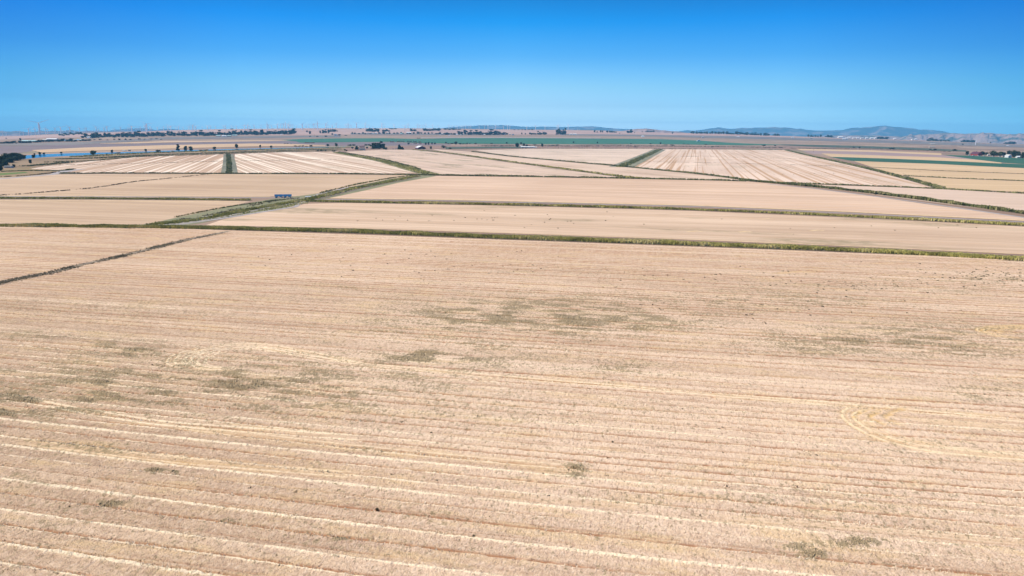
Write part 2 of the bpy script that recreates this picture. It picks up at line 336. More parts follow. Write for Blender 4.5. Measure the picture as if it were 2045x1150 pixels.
def ribbon(name, pts, wpx, mat, z, kind='structure', label=None):
    """a band of even pixel width in depth, given as a centre line; w is metres"""
    p = G(*np.array(pts, float).T); q = [mathutils.Vector((a[0], a[1], 0)) for a in p]; V = []
    for i, a in enumerate(q):
        t = (q[min(i+1, len(q)-1)]-q[max(i-1, 0)]).normalized(); n = mathutils.Vector((-t.y, t.x, 0)); wd = wpx[i] if isinstance(wpx, (list, tuple)) else wpx
        V += [a+n*wd/2+mathutils.Vector((0, 0, z)), a-n*wd/2+mathutils.Vector((0, 0, z))]
    F = [(2*i+1, 2*i+3, 2*i+2, 2*i) for i in range(len(q)-1)]
    o = add(name, npmesh(name, V, F, mat)); tag(o, label, kind=kind); return o
ribbon('road', [(-200, 366), (-60, 361), (0, 357), (60, 352), (108, 348), (125, 343), (142, 339.5), (165, 338)], [14, 14, 14, 14, 14, 18, 26, 16], grav.m, .12)
ribbon('road', [(-200, 392), (0, 392.3), (300, 393), (540, 395.3), (600, 396)], 5, grav.m, .14)
ribbon('road', [(650, 398), (900, 401), (1380, 412.2), (1700, 426), (2045, 443.5), (2250, 456)], 5, grav.m, .14)
ribbon('road', [(1535, 367.5), (1620, 376), (1700, 386), (1850, 406), (2045, 434.5), (2250, 467)], 5.5, grav.m, .16)
ribbon('road', [(340, 451), (440, 437), (520, 424), (590, 413)], 5, grav.m, .18)
ribbon('road', [(590, 413), (605, 402), (612, 396), (640, 387), (700, 373)], 4, grav.m, .18)
ribbon('road', [(622, 400), (650, 394), (690, 384), (760, 368)], 5, grav.m, .19)
edge_straw = M('edge_straw'); en_ = edge_straw.noise(edge_straw.coord(-ROWD, (.15, 1.2, 1)), 1, 3, .7); edge_straw.color(edge_straw.mix(edge_straw.ramp(en_, .35, .65), (.50, .33, .17), (.74, .57, .34)))
ribbon('straw_edge', [(660, 395.2), (900, 398.6), (1380, 409.6), (1700, 422.7), (2045, 440), (2250, 452)], 7, edge_straw.m, .11)
ribbon('straw_edge', [(-200, 390.6), (0, 390.8), (300, 391.4), (540, 392.6)], 4, edge_straw.m, .11)
ribbon('straw_edge', [(-200, 400.4), (0, 400.4), (300, 401.5), (480, 403)], 4, edge_straw.m, .11)
ribbon('straw_edge', [(680, 454.6), (1020, 465.5), (1380, 478), (1700, 491), (2045, 507.5), (2250, 520)], 1.6, edge_straw.m, .11)
cbm = field_mat('canal_bank_grass', (.15, .15, .075), (.27, .245, .14), .6, weed=.6, weedc=(.12, .13, .05), seed=41)
poly('canal_bank', [(288, 449.5), (350, 435), (430, 418.5), (500, 405), (545, 397), (600, 391), (640, 385.5), (700, 373), (780, 357), (850, 349), (872, 351.5), (800, 364), (740, 378), (656, 396), (612, 405), (560, 417.5), (470, 431), (405, 445), (352, 453)], cbm, .09)
lev = field_mat('levee_dry', (.17, .115, .06), (.33, .225, .13), .1, weed=.8, weedc=(.10, .10, .035), seed=42)
poly('levee', [(52, 318), (90, 315), (130, 313), (165, 311.4), (200, 309), (250, 307), (310, 305), (480, 299.6), (690, 294.5), (700, 299), (672, 301.8), (560, 303.2), (450, 307.4), (350, 310.4), (270, 313), (180, 321), (100, 330), (60, 336), (20, 338), (-60, 340), (-60, 330), (20, 322)], lev, .05)
brm = field_mat('brown_marsh', (.20, .115, .085), (.33, .215, .15), .1, weed=.8, weedc=(.12, .085, .05), seed=43)
poly('marsh', [(690, 293), (800, 292.5), (900, 291), (1000, 290.3), (1100, 290), (1300, 290.6), (1480, 292), (1590, 293), (1720, 296), (1900, 302), (1880, 305), (1740, 299), (1590, 296.5), (1400, 297), (1060, 296.4), (950, 298), (860, 297), (760, 298), (690, 302)], brm, .08)
ribbon('straw_edge', [(1372, 463), (1392, 461.5), (1402, 463)], 3, edge_straw.m, .13); ribbon('straw_edge', [(1618, 461), (1634, 459.6), (1646, 461)], 3, edge_straw.m, .13)
ribbon('straw_edge', [(1520, 438), (1536, 436.8), (1546, 438)], 3, edge_straw.m, .13); ribbon('straw_edge', [(1475, 463.6), (1490, 462.2), (1500, 463.4)], 3, edge_straw.m, .13)
print('ground done')
# ------------------------------------------------------------------ the near rice stubble: a real height field
NV, EV = np.array([0.1835, 0.9830]), np.array([0.9830, -0.1835])   # across and along the rows
def warp(s, t):
    """straight rows -> the slightly bent rows of the place"""
    x = s*EV[0]+t*NV[0]; y = s*EV[1]+t*NV[1]
    u, v = project(np.stack([x, y, np.zeros_like(x)], -1))
    qx = (u-1022)/1022; qy = (v-575)/1022; r2 = np.minimum(qx*qx+qy*qy, 2.2); k = 1-.02*r2+.0012*r2*r2
    u = qx*k*1022+1022; v = qy*k*1022+575
    d = dirs(u, v); a = -HC/d[..., 2]
    return d[..., 0]*a, d[..., 1]*a, u, v
NT, NS = 1150, 1500
tt = 76*np.exp(np.linspace(0, math.log(447/76), NT))
TT = np.repeat(tt[:, None], NS, 1); uu = np.linspace(0, 1, NS)[None, :]
smin = -(1.13*TT+38); smax = .68*TT+48
SS = smin+(smax-smin)*uu
NX, NY, NU, NVv = warp(SS, TT)
# row lines: measured at the left edge of the photo, then every 4.85 m
lines = [72.6, 77.5, 82.4, 87.2, 92.1, 96.6, 101.4, 106.3, 110.9, 115.4, 119.7, 123.7, 127.9, 132.0, 135.6, 139.0, 142.2, 145.4, 149.8, 154.0, 158.3]
while lines[-1] < 448: lines.append(lines[-1]+4.3+random.uniform(-.35, .35))
lines = np.array(lines); K = len(lines)
ki = np.clip(np.searchsorted(lines, TT)-1, 0, K-2)
dlo = TT-lines[ki]; dhi = lines[ki+1]-TT
kn = np.where(dlo < dhi, ki, ki+1); dist = np.where(dlo < dhi, dlo, -dhi)      # signed: + is beyond the line
rk = rng.random(K+2); rk2 = rng.random(K+2); rk3 = rng.random(K+2)
leftness = sst(150, -260, SS+0.0*TT)*sst(330, 120, TT)
boost = np.zeros(K)
for t_, b_ in ((106.3, 1.0), (87.2, .9), (158.3, .5), (132.0, .8), (96.6, .5), (119.7, .7), (123.7, .5), (77.5, .5), (92.1, .2), (82.4, .3)):
    boost[np.argmin(abs(lines-t_))] = b_
al = fbm(SS*.012+kn*7.3, kn*3.1+.5, 2)
amp = np.clip(.20+.55*rk[kn]*al*1.6+boost[kn]*.75*(.4+leftness)+.25*leftness, 0, 1.25)*(.35+.65*sst(380, 150, TT)+.0)
wid = .17+.13*rk2[kn]+.10*boost[kn]
jit = (vnoise(SS*.9, kn*5.7)-.5)*.20+(vnoise(SS*.03, kn*2.7)-.5)*.45
dd = dist+jit
strawv = amp*np.exp(-(dd/wid)**2)*(0.35+1.1*vnoise(SS*1.7, TT*2.2))*(.35+1.1*vnoise(SS*.16, kn*3.9))
strawv += .42*np.clip(amp-.1, 0, 1)*np.exp(-((dd+.5)/.6)**2)*vnoise(SS*2.6, TT*1.1)
# standing stubble cut away beside each line: a low gap on the near side of the standing straw
gl = fbm(SS*.02+kn*3.3, kn*9.1, 2)
gamp = np.clip(.60+1.6*(rk3[kn]-.5)+1.9*(gl-.48)-.15*leftness, 0.0, 1.15)
gapv = gamp*np.exp(-((dd-.30-.0022*TT-.1*rk[kn])/(.16+.0019*TT))**2)*(.35+1.1*vnoise(SS*.8+9, kn*.5))
gap2 = .45*(rk2[kn] > .55)*np.exp(-((dist-1.5-.6*rk[kn]+jit*.5)/.25)**2)*(.3+vnoise(SS*.2, kn*1.7))*sst(.3, .8, gl+.25)
gapv = np.maximum(gapv, gap2)
swath = .58+.42*(rk[ki]-.5)+.45*(fbm(SS*.006+ki*4.1, ki*2.9, 2)-.5)             # tint of one combine pass
fine = fbm(SS*2.1, TT*1.5, 2)
# machine loops where the harvester turned
def near_poly(pts, wpx):
    p = G(*np.array(pts, float).T)[:, :2]; best = np.full(NX.shape, 1e9)
    lo = p.min(0)-25; hi = p.max(0)+25; msk = (NX > lo[0]) & (NX < hi[0]) & (NY > lo[1]) & (NY < hi[1])
    x = NX[msk]; y = NY[msk]; bb = np.full(x.shape, 1e9); along = np.zeros(x.shape); L = 0
    for a, b in zip(p[:-1], p[1:]):
        ab = b-a; l = np.hypot(*ab); h = np.clip(((x-a[0])*ab[0]+(y-a[1])*ab[1])/(l*l), 0, 1)
        d = np.hypot(x-a[0]-h*ab[0], y-a[1]-h*ab[1]); q = d < bb; bb = np.where(q, d, bb); along = np.where(q, L+h*l, along); L += l
    best[msk] = bb; al_ = np.zeros(NX.shape); al_[msk] = along
    return best, al_, L
def spl(pts, n=6):
    P = [pts[0]]+list(pts)+[pts[-1]]; o = []
    for i in range(1, len(P)-2):
        for k in range(n):
            t = k/n; a, b, c, d = (np.array(P[j], float) for j in (i-1, i, i+1, i+2))
            o.append(tuple(.5*((2*b)+(c-a)*t+(2*a-5*b+4*c-d)*t*t+(3*b-a-3*c+d)*t**3)))
    return o+[pts[-1]]
ribs = np.zeros(NX.shape); flat = np.zeros(NX.shape); orange = np.zeros(NX.shape)
LOOPS = [([(420, 742), (350, 730), (343, 720), (360, 708), (410, 697), (470, 689), (530, 691), (620, 706), (720, 727), (860, 741), (1040, 757), (1345, 782), (1650, 807), (2100, 846)], .9, .8, .2),
         ([(520, 735), (420, 737), (385, 728), (378, 716), (405, 704), (450, 698), (520, 697), (620, 714), (760, 732)], .8, .95, 0.1),
         ([(1780, 735+82), (1740, 813), (1700, 822), (1695, 834), (1712, 850), (1760, 874), (1830, 893), (1920, 905), (2110, 920)], 1.2, .85, .45),
         ([(2110, 652), (2010, 653), (1965, 657), (1960, 662), (1985, 670), (2060, 680)], .9, .75, .9),
         ([(2110, 865), (1960, 850), (1850, 842), (1790, 828), (1770, 818)], .7, .4, .35), ([(1800, 812), (1740, 824), (1722, 836), (1740, 852), (1790, 872), (1860, 889), (1960, 902)], .6, .45, .3),
         ([(1660, 543), (1590, 543.5), (1548, 547.5), (1546, 550)], .9, .3, .6),
         ([(790, 489), (720, 484), (690, 485.5), (682, 488.5), (720, 492)], .9, .6, 0),
         ([(0, 796), (80, 806), (200, 828), (330, 847), (520, 862), (760, 879)], 1.0, .85, .1), ([(300, 846), (480, 868), (680, 892), (900, 914), (1200, 940)], .9, .55, .3),
         ([(0, 878), (120, 892), (330, 918), (600, 942), (760, 955)], 1.0, .55, .4),
         ([(1345, 1028), (1700, 1056), (2110, 1094)], .45, .5, .25), ([(900, 985), (1345, 1024)], .45, .3, .2)]
for pts, wd, st, orr in LOOPS:
    b, a_, L = near_poly(spl(pts), 0); end = sst(0, 14, a_)*sst(L+1, L-10, a_)
    wv = wd*(1+.5*(vnoise(a_*.2, b*.3)-.5))
    for o_ in (-1, 1):
        m_ = np.exp(-((b-wd*1.1)/(wd*.42))**2)*end; strawv = np.maximum(strawv, st*m_*(.5+.7*vnoise(SS*1.4, TT*1.9)))
    ins = np.exp(-(b/(wd*2.4))**4)*end*(.4+.9*vnoise(a_*.12, b*1.3)); flat = np.maximum(flat, ins*.7); orange = np.maximum(orange, orr*ins)
# chevron combs inside the two near turns
for cx, cy, du, n_, h_, st, orr, dr in ((350, 721, 15, 5, 14, .95, .2, 1), (1706, 833, 32, 3, 19, .1, 1.0, -1), (1966, 662, 16, 4, 7, .3, .9, -1)):
    for i in range(n_):
        x0 = cx+i*du
        if dr > 0: pts = spl([(x0+60, cy-h_*1.55), (x0+22, cy-h_*.9), (x0+2, cy-h_*.2), (x0, cy+h_*.35), (x0+16, cy+h_*.9)])
        else: pts = spl([(x0+52, cy-h_*1.05), (x0+18, cy-h_*.6), (x0, cy), (x0+12, cy+h_*.5), (x0+34, cy+h_*1.1)])
        b, a_, L = near_poly(pts, 0); end = sst(0, 5, a_)*sst(L+1, L-4, a_)
        m_ = np.exp(-(b/(.5 if dr > 0 else 1.0))**2)*end*(.25+1.1*vnoise(SS*.9+i, TT*1.1))
        if dr > 0: strawv = np.maximum(strawv, st*m_*(.5+.7*vnoise(SS*1.4, TT*1.9)))
        orange = np.maximum(orange, orr*m_); flat = np.maximum(flat, m_)
# weedy patches
WEED = [(1080, 635, 220, 30, .95), (420, 770, 350, 42, .8), (1800, 680, 220, 22, .8), (880, 722, 130, 16, .75), (1500, 600, 200, 20, .5), (150, 800, 160, 28, .75), (1090, 635, 140, 13, .8), (1010, 655, 60, 15, .8), (1160, 607, 120, 9, .6), (1170, 630, 60, 8, .9), (960, 690, 45, 10, .6), (840, 716, 60, 11, 1.1), (930, 722, 45, 9, .7),
        (1230, 600, 230, 8, .4), (250, 700, 60, 14, .9), (90, 670, 60, 9, .6), (250, 768, 60, 9, 1.2), (85, 732, 45, 10, .6), (300, 737, 55, 12, .65), (60, 797, 90, 10, 1.0), (260, 828, 70, 8, .7),
        (350, 772, 90, 10, .8), (560, 790, 100, 9, .8), (500, 747, 70, 11, .6), (640, 737, 70, 10, .5), (1230, 735, 80, 9, .55), (1640, 662, 55, 8, .7), (1700, 681, 70, 8, .9), (1950, 705, 70, 7, .8),
        (1985, 787, 50, 12, .7), (1480, 605, 80, 7, .5), (1400, 627, 50, 6, .6), (1750, 575, 260, 9, .35), (1900, 560, 180, 8, .4), (1150, 942, 15, 9, 1.3), (310, 944, 14, 5, 1.3), (347, 948, 7, 4, 1.3),
        (730, 902, 26, 6, .6), (130, 900, 110, 12, .5), (60, 960, 80, 12, .4), (1590, 1092, 20, 9, .7), (1700, 1084, 35, 8, .9), (1620, 1108, 20, 8, .8), (1930, 640, 110, 8, .35), (450, 715, 70, 8, .3),
        (0, 825, 25, 8, 1.2), (680, 575, 60, 6, .35), (1350, 560, 200, 10, .3), (1050, 545, 120, 7, .25), (300, 620, 250, 25, .22), (700, 640, 200, 20, .15), (150, 1020, 200, 30, .3), (600, 1060, 300, 30, .2),
        (1000, 820, 200, 25, .25), (1500, 1000, 300, 30, .22), (1850, 905, 130, 20, .3), (230, 1010, 25, 6, 1.0), (450, 1043, 15, 4, 1.0), (680, 1078, 10, 3, 1.1), (1410, 1035, 15, 4, 1.0), (1450, 1047, 14, 4, .8)]
def weed_at(u, v):
    W_ = np.zeros(np.shape(u))
    for a, b, c_, d_, e_ in WEED:
        m_ = (abs(u-a) < 4*c_) & (abs(v-b) < 4*d_)
        W_[m_] = np.maximum(W_[m_], e_*np.exp(-(((u[m_]-a)/c_)**2+((v[m_]-b)/d_)**2)*.38))
    return W_
weedv = weed_at(NU, NVv)*(.30+1.35*sst(.32, .70, fbm(SS*.12, TT*.34, 4)))+.55*np.clip(fbm(SS*.02+3, TT*.06, 3)-.42, 0, 1)
vignette = sst(1100, 100, NU)*sst(480, 800, NVv)*.8+.2*sst(1500, 2045, NU)*sst(700, 1100, NVv)+.25*sst(900, 1150, NVv)+.35*sst(800, 0, NU)  # light falloff painted into the stubble colour: dimmer towards left and bottom
vignette = np.clip(vignette+.5*(fbm(SS*.012, TT*.03, 3)-.5), 0, 1)
standing = np.clip(1-1.1*gapv-.75*flat, 0, 1)
height = standing*(.27+.12*(fine-.5)+.09*rng.random(NX.shape))+strawv*(.16+.12*vnoise(SS*2.3, TT*3.1))
height += .35*np.clip(weedv-.5, 0, 1)*rng.random(NX.shape)
height += .02
nm = M('rice_stubble', .95, .05)
ns = nm.attr('swath'); aw = nm.attr('straw'); ag = nm.attr('gap'); ae = nm.attr('weed'); ao = nm.attr('orange')
hi = nm.noise(nm.coord(-ROWD, (.8, 1.6, 1)), 1, 3, .75); hj = nm.noise(nm.coord(-ROWD, (.10, .45, 1), (3, 8, 0)), 1, 3, .65); hk = nm.noise(nm.coord(-ROWD, (.006, .006, 1)), 1, 3)
hv = nm.noise(nm.coord(-ROWD, (3.2, .55, 1), (5, 1, 0)), 1, 2, .7)
f = nm.math('ADD', ns, nm.math('MULTIPLY', nm.math('SUBTRACT', hi, .5), 2.2)); f = nm.math('ADD', f, nm.math('MULTIPLY', nm.math('SUBTRACT', hj, .5), .9)); f = nm.math('ADD', f, nm.math('MULTIPLY', nm.math('SUBTRACT', hk, .5), 1.6), True)
vig = nm.attr('vignette')
c = nm.mix(f, (.43, .285, .185), (.66, .485, .335))
c = nm.mix(nm.math('MULTIPLY', vig, .62), c, nm.mix(f, (.31, .20, .12), (.50, .35, .22)))  # blends in the dimmer tones of the painted falloff
gd = nm.noise(nm.coord(-ROWD, (.05, .22, 1), (7, 7, 0)), 1, 4, .65)
c = nm.mix(nm.math('MULTIPLY', nm.ramp(gd, .48, .68), .45), c, (.60, .42, .20))
gb = nm.noise(nm.coord(-ROWD, (.07, .35, 1), (17, 3, 0)), 1, 4, .7)
c = nm.mix(nm.math('MULTIPLY', nm.ramp(gb, .54, .72), .4), c, (.27, .185, .12))
hw = nm.noise(nm.coord(-ROWD, (1.6, .9, 1), (2, 6, 0)), 1, 2, .6)
c = nm.mix(nm.math('MULTIPLY', nm.ramp(hw, .50, .72), .35), c, (.72, .57, .42))
c = nm.mix(nm.math('MULTIPLY', nm.ramp(hv, .52, .74), .7), c, (.30, .185, .135))
c = nm.mix(nm.math('MULTIPLY', ag, 1.0, True), c, (.33, .165, .085))
c = nm.mix(nm.ramp(aw, .12, .62), c, (.76, .60, .40))
c = nm.mix(nm.math('MULTIPLY', ao, .75, True), c, (.55, .36, .15))
wf = nm.noise(nm.coord(-ROWD, (1.1, .75, 1), (1, 2, 0)), 1, 4, .8)
c = nm.mix(nm.math('MULTIPLY', nm.ramp(nm.math('ADD', ae, nm.math('MULTIPLY', nm.math('SUBTRACT', wf, .5), 5.5)), .36, 1.0), .75), c, (.21, .165, .085))
sp = nm.noise(nm.coord(-ROWD, (.9, .9, 1), (31, 5, 0)), 1, 2, .5)
c = nm.mix(nm.math('MULTIPLY', nm.ramp(sp, .66, .74), .6), c, (.20, .16, .08))
nm.color(c)
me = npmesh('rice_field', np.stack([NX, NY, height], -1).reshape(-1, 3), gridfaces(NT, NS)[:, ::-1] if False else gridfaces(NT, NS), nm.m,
            dict(straw=strawv, gap=gapv, weed=weedv, orange=orange, swath=swath, vignette=vignette))
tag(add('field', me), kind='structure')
del TT, dlo, dhi, al, jit, dd, gl, gap2, fine, height, ribs
print('near field', len(me.vertices))

# ------------------------------------------------------------------ tufts: reeds, straw, weeds
def tuft_mesh(name, P, H, Wd, mat, blades=3, lean=.35, tint=None):
    P = np.asarray(P, float); n = len(P); k = blades
    a = rng.random((n, k))*2*math.pi; H = np.broadcast_to(H, (n,))[:, None]*(.65+.6*rng.random((n, k))); Wd = np.broadcast_to(Wd, (n,))[:, None]*(.7+.6*rng.random((n, k)))
    dx, dy = np.cos(a), np.sin(a); la = rng.random((n, k))*2*math.pi; ll = lean*H*rng.random((n, k))
    b = P[:, None, :]+np.stack([(rng.random((n, k))-.5)*Wd*1.3, (rng.random((n, k))-.5)*Wd*1.3, np.zeros((n, k))], -1)
    v0 = b-np.stack([dx*Wd*.5, dy*Wd*.5, np.zeros((n, k))], -1); v1 = b+np.stack([dx*Wd*.5, dy*Wd*.5, np.zeros((n, k))], -1)
    tp = b+np.stack([np.cos(la)*ll, np.sin(la)*ll, H], -1); tw = .28
    v2 = tp+np.stack([dx*Wd*tw, dy*Wd*tw, np.zeros((n, k))], -1); v3 = tp-np.stack([dx*Wd*tw, dy*Wd*tw, np.zeros((n, k))], -1)
    V = np.stack([v0, v1, v2, v3], 2).reshape(-1, 3); F = np.arange(len(V)).reshape(-1, 4)
    tn = np.repeat(rng.random(n)[:, None] if tint is None else np.asarray(tint)[:, None], k, 1)+.25*(rng.random((n, k))-.5)
    return npmesh(name, V, F, mat, dict(tint=np.repeat(tn.ravel(), 4)))
def veg_mat(name, a, b, c_):
    m = M(name, .85, .1); t = m.attr('tint'); nn = m.noise(m.coord(0, (.05, .05, .2)), 1, 3)
    f = m.math('ADD', t, m.math('MULTIPLY', m.math('SUBTRACT', nn, .5), 1.5), True)
    m.color(m.mix(m.ramp(f, .45, 1.0), m.mix(m.ramp(f, 0, .5), a, b), c_)); return m.m
reed = veg_mat('reeds_olive', (.19, .17, .05), (.46, .41, .12), (.70, .58, .28))
reed_dk = veg_mat('reeds_dark', (.08, .09, .035), (.20, .205, .07), (.38, .33, .16))
brush = veg_mat('dry_brush', (.07, .055, .04), (.17, .135, .09), (.42, .33, .20))
soil = plain('ditch_soil', (.16, .125, .085), .95, .3, .2)
gray_soil = plain('canal_bank_soil', (.27, .24, .19), .95, .3, .3)
def strip_pts(pts, wd, dens, jitter=0.0, tscale=1.0):
    p = G(*np.array(spl(pts, 4), float).T)[:, :2]; out = []
    for a, b in zip(p[:-1], p[1:]):
        l = float(np.hypot(*(b-a))); n = max(1, int(l*wd*dens)); h = rng.random(n); nrm = np.array([-(b-a)[1], (b-a)[0]])/l
        o = (rng.random(n)+.6*rng.random(n)-.8)*wd*.62*tscale
        out.append(a+(b-a)*h[:, None]+nrm*o[:, None])
    return np.concatenate(out)
def veg_strip(pts, wd, hgt, dens, mat, bw, label, name='ditch_reeds', bank=None, bankw=None, z=.2, blades=3, clump=.6):
    if bank: ribbon('ditch_bank', spl(pts, 4), bankw or wd*1.05, bank, z)
    p = strip_pts(pts, wd, dens)
    cl = fbm(p[:, 0]*.06, p[:, 1]*.06, 3); keep = rng.random(len(p)) < np.clip((cl-.5+clump)*1.4, .05, 1); p = p[keep]; cl = cl[keep]
    P = np.column_stack([p, np.full(len(p), .0)])
    return tag(add(name, tuft_mesh(name, P, hgt*(.55+.9*cl), bw, mat, blades, tint=cl*1.1-.05)), label, kind='stuff')
veg_strip([(-160, 450.6), (0, 451.6), (370, 455.8), (680, 463), (1020, 475.6), (1380, 488.6), (1700, 501.2), (2045, 519.8), (2250, 532.4)], 10, 1.7, 3.2, reed, .5,
          'tall olive green reeds filling the long ditch across the middle', bank=soil, z=.25, blades=4, clump=.85)
veg_strip([(-160, 396.5), (0, 396.5), (180, 397), (400, 399), (500, 400)], 9, 1.5, .9, reed, .8, 'olive reeds along the second ditch left of the canal', bank=soil)
veg_strip([(612, 402), (680, 403.5), (1020, 409.5), (1380, 419), (1700, 432.5), (2045, 450.5), (2250, 463)], 9, 1.6, 1.2, reed, .8, 'olive reeds along the second ditch right of the canal', bank=soil)
veg_strip([(295, 450), (370, 443), (440, 431), (520, 415), (600, 402)], 11, 1.5, 1.2, reed, .7, 'olive grass covering the wide canal bank in the middle left', bank=gray_soil, bankw=19)
veg_strip([(600, 402), (640, 393), (700, 378), (770, 364), (830, 352)], 16, 1.4, .5, reed, .9, 'olive grass covering the canal bank beyond the blue trailers', bank=soil, bankw=22)
veg_strip([(350, 434), (430, 418), (500, 407), (570, 399)], 3, 1.0, .8, reed_dk, .6, 'dark grass on the far edge of the canal', name='bank_grass')
veg_strip([(640, 386), (700, 371), (780, 356), (850, 347.5)], 6, 1.2, .3, reed_dk, .9, 'dark grass on the far edge of the canal beyond the blue trailers', name='bank_grass')
veg_strip([(120, 346.5), (300, 346.2), (460, 347), (680, 347.3), (860, 350)], 14, 1.6, .25, reed_dk, 1.3, 'dark green ditch growth in front of the striped fields', bank=soil)
veg_strip([(860, 350), (1030, 352.5), (1220, 356), (1400, 359.5), (1490, 362)], 12, 2.0, .3, reed_dk, 1.3, 'dark bushy ditch growth right of the canal bend', bank=soil)
veg_strip([(672, 304.5), (720, 313), (770, 323), (830, 340), (865, 349)], 26, 1.5, .10, reed, 1.8, 'olive ditch running diagonally from the farmhouse to the canal', bank=plain('olive_bank', (.19, .165, .075), .95, .3, .05), bankw=34)
veg_strip([(676, 304), (730, 312), (780, 322), (838, 338)], 5, 2.2, .15, reed_dk, 1.6, 'dark reeds on the right edge of the diagonal olive ditch')
veg_strip([(826, 299), (900, 306), (1020, 323), (1130, 337.5), (1230, 351), (1300, 357.5)], 15, 1.8, .10, reed, 1.8, 'olive ditch running from the barn towards the canal bend', bank=plain('olive_bank_two', (.17, .13, .07), .95, .3, .05), bankw=22)
veg_strip([(943, 302.5), (1020, 312), (1130, 322.3), (1240, 332), (1330, 341), (1420, 350), (1500, 361.5)], 13, 2.0, .13, reed_dk, 1.6, 'dark green ditch below the pale upper field', bank=soil, bankw=14)
veg_strip([(1480, 360), (1600, 370.5), (1700, 381), (1850, 400), (2045, 426.5), (2250, 457)], 9, 2.6, .8, reed_dk, 1.1, 'dark green shrubby growth along the gravel road at the right', bank=soil, blades=4)
veg_strip([(1240, 333.5), (1280, 316), (1318, 298.5)], 22, 2.6, .08, reed_dk, 2.4, 'dark green growth in the ditch between the upper fields', bank=plain('green_bank', (.20, .19, .12), .95, .3, .05), bankw=52)
veg_strip([(458, 346), (458, 325), (456, 308)], 10, 3.0, .10, reed_dk, 1.8, 'dark reeds down the middle of the upright ditch between striped fields', bank=plain('grey_green_bank', (.17, .165, .11), .95, .35, .03), bankw=26)
veg_strip([(1570, 300), (1640, 316), (1720, 333.5), (1800, 353.5), (1880, 376)], 16, 2.0, .12, reed_dk, 1.7, 'dark green ditch along the right side of the striped field', bank=soil)
veg_strip([(1545, 364.5), (1700, 370), (1860, 376.5), (2045, 386.5), (2250, 398)], 8, 1.5, .3, reed_dk, 1.4, 'thin dark ditch line below the tan strips at the right', bank=soil)
veg_strip([(1805, 350.5), (1900, 355.7), (2045, 361.3), (2250, 371)], 7, 1.4, .2, reed_dk, 1.4, 'thin dark bank between the two lowest tan strips', bank=soil)
veg_strip([(1730, 333.3), (1870, 340.3), (2045, 347)], 4, .8, .2, reed_dk, 1.2, 'thin dark bank between the tan strips', bank=soil)
veg_strip([(-100, 396), (30, 388.5), (180, 376), (265, 363.5), (340, 356), (420, 347.5)], 6, .9, .5, brush, 1.0, 'thin ragged check bank crossing the left field', name='check_bank_brush', clump=.25)
veg_strip([(60, 331), (180, 328.3), (320, 325.4), (450, 321.5)], 5, .7, .2, brush, 1.6, 'thin dark check bank across the left striped field', name='check_bank_brush')
veg_strip([(470, 321.5), (590, 319.7), (690, 317.5)], 4, .7, .2, brush, 1.6, 'thin dark check bank across the pink striped field', name='check_bank_brush')
veg_strip([(735, 311), (830, 309.6), (900, 309)], 4, .6, .2, brush, 1.6, 'thin brown check bank across the field below the farmhouse', name='check_bank_brush')
veg_strip([(1310, 312), (1450, 313.7), (1640, 318)], 4, .6, .2, brush, 1.6, 'upper thin check bank across the right striped field', name='check_bank_brush')
veg_strip([(1285, 323), (1450, 325.5), (1700, 332.5)], 4, .6, .2, brush, 1.6, 'lower thin check bank across the right striped field', name='check_bank_brush')
veg_strip([(310, 449), (400, 438), (470, 428), (560, 413), (605, 405)], 20, .8, .5, reed, .6, 'loose olive weeds on the near slope of the canal bank', name='bank_grass', clump=.2)
veg_strip([(360, 440), (450, 424), (540, 402), (600, 396)], 12, .8, .4, brush, .6, 'dry brown weeds on the far slope of the canal bank', name='bank_grass', clump=.2)
# the trampled check bank at the left of the near field
CB = [(-120, 592), (0, 566), (60, 553), (100, 546.5), (170, 528), (235, 514), (300, 498), (350, 485), (400, 474), (455, 463)]
veg_strip(CB, 9, .55, 4.2, veg_mat('bank_brush', (.08, .075, .045), (.21, .18, .10), (.46, .38, .24)), .4, 'low ragged bank of dark weeds and straw crossing the near field at the left', name='check_bank_brush', bank=plain('check_bank_mud', (.24, .185, .125), .95, .4, .25), bankw=3.6, z=.42, clump=.35)
CB2 = [(u, v+1.5) for u, v in CB]
veg_strip(CB2, 9, .4, 2.4, veg_mat('loose_straw', (.45, .34, .20), (.62, .50, .31), (.74, .64, .44)), .5, 'loose pale straw strewn along the ragged check bank', name='loose_straw', clump=.2)
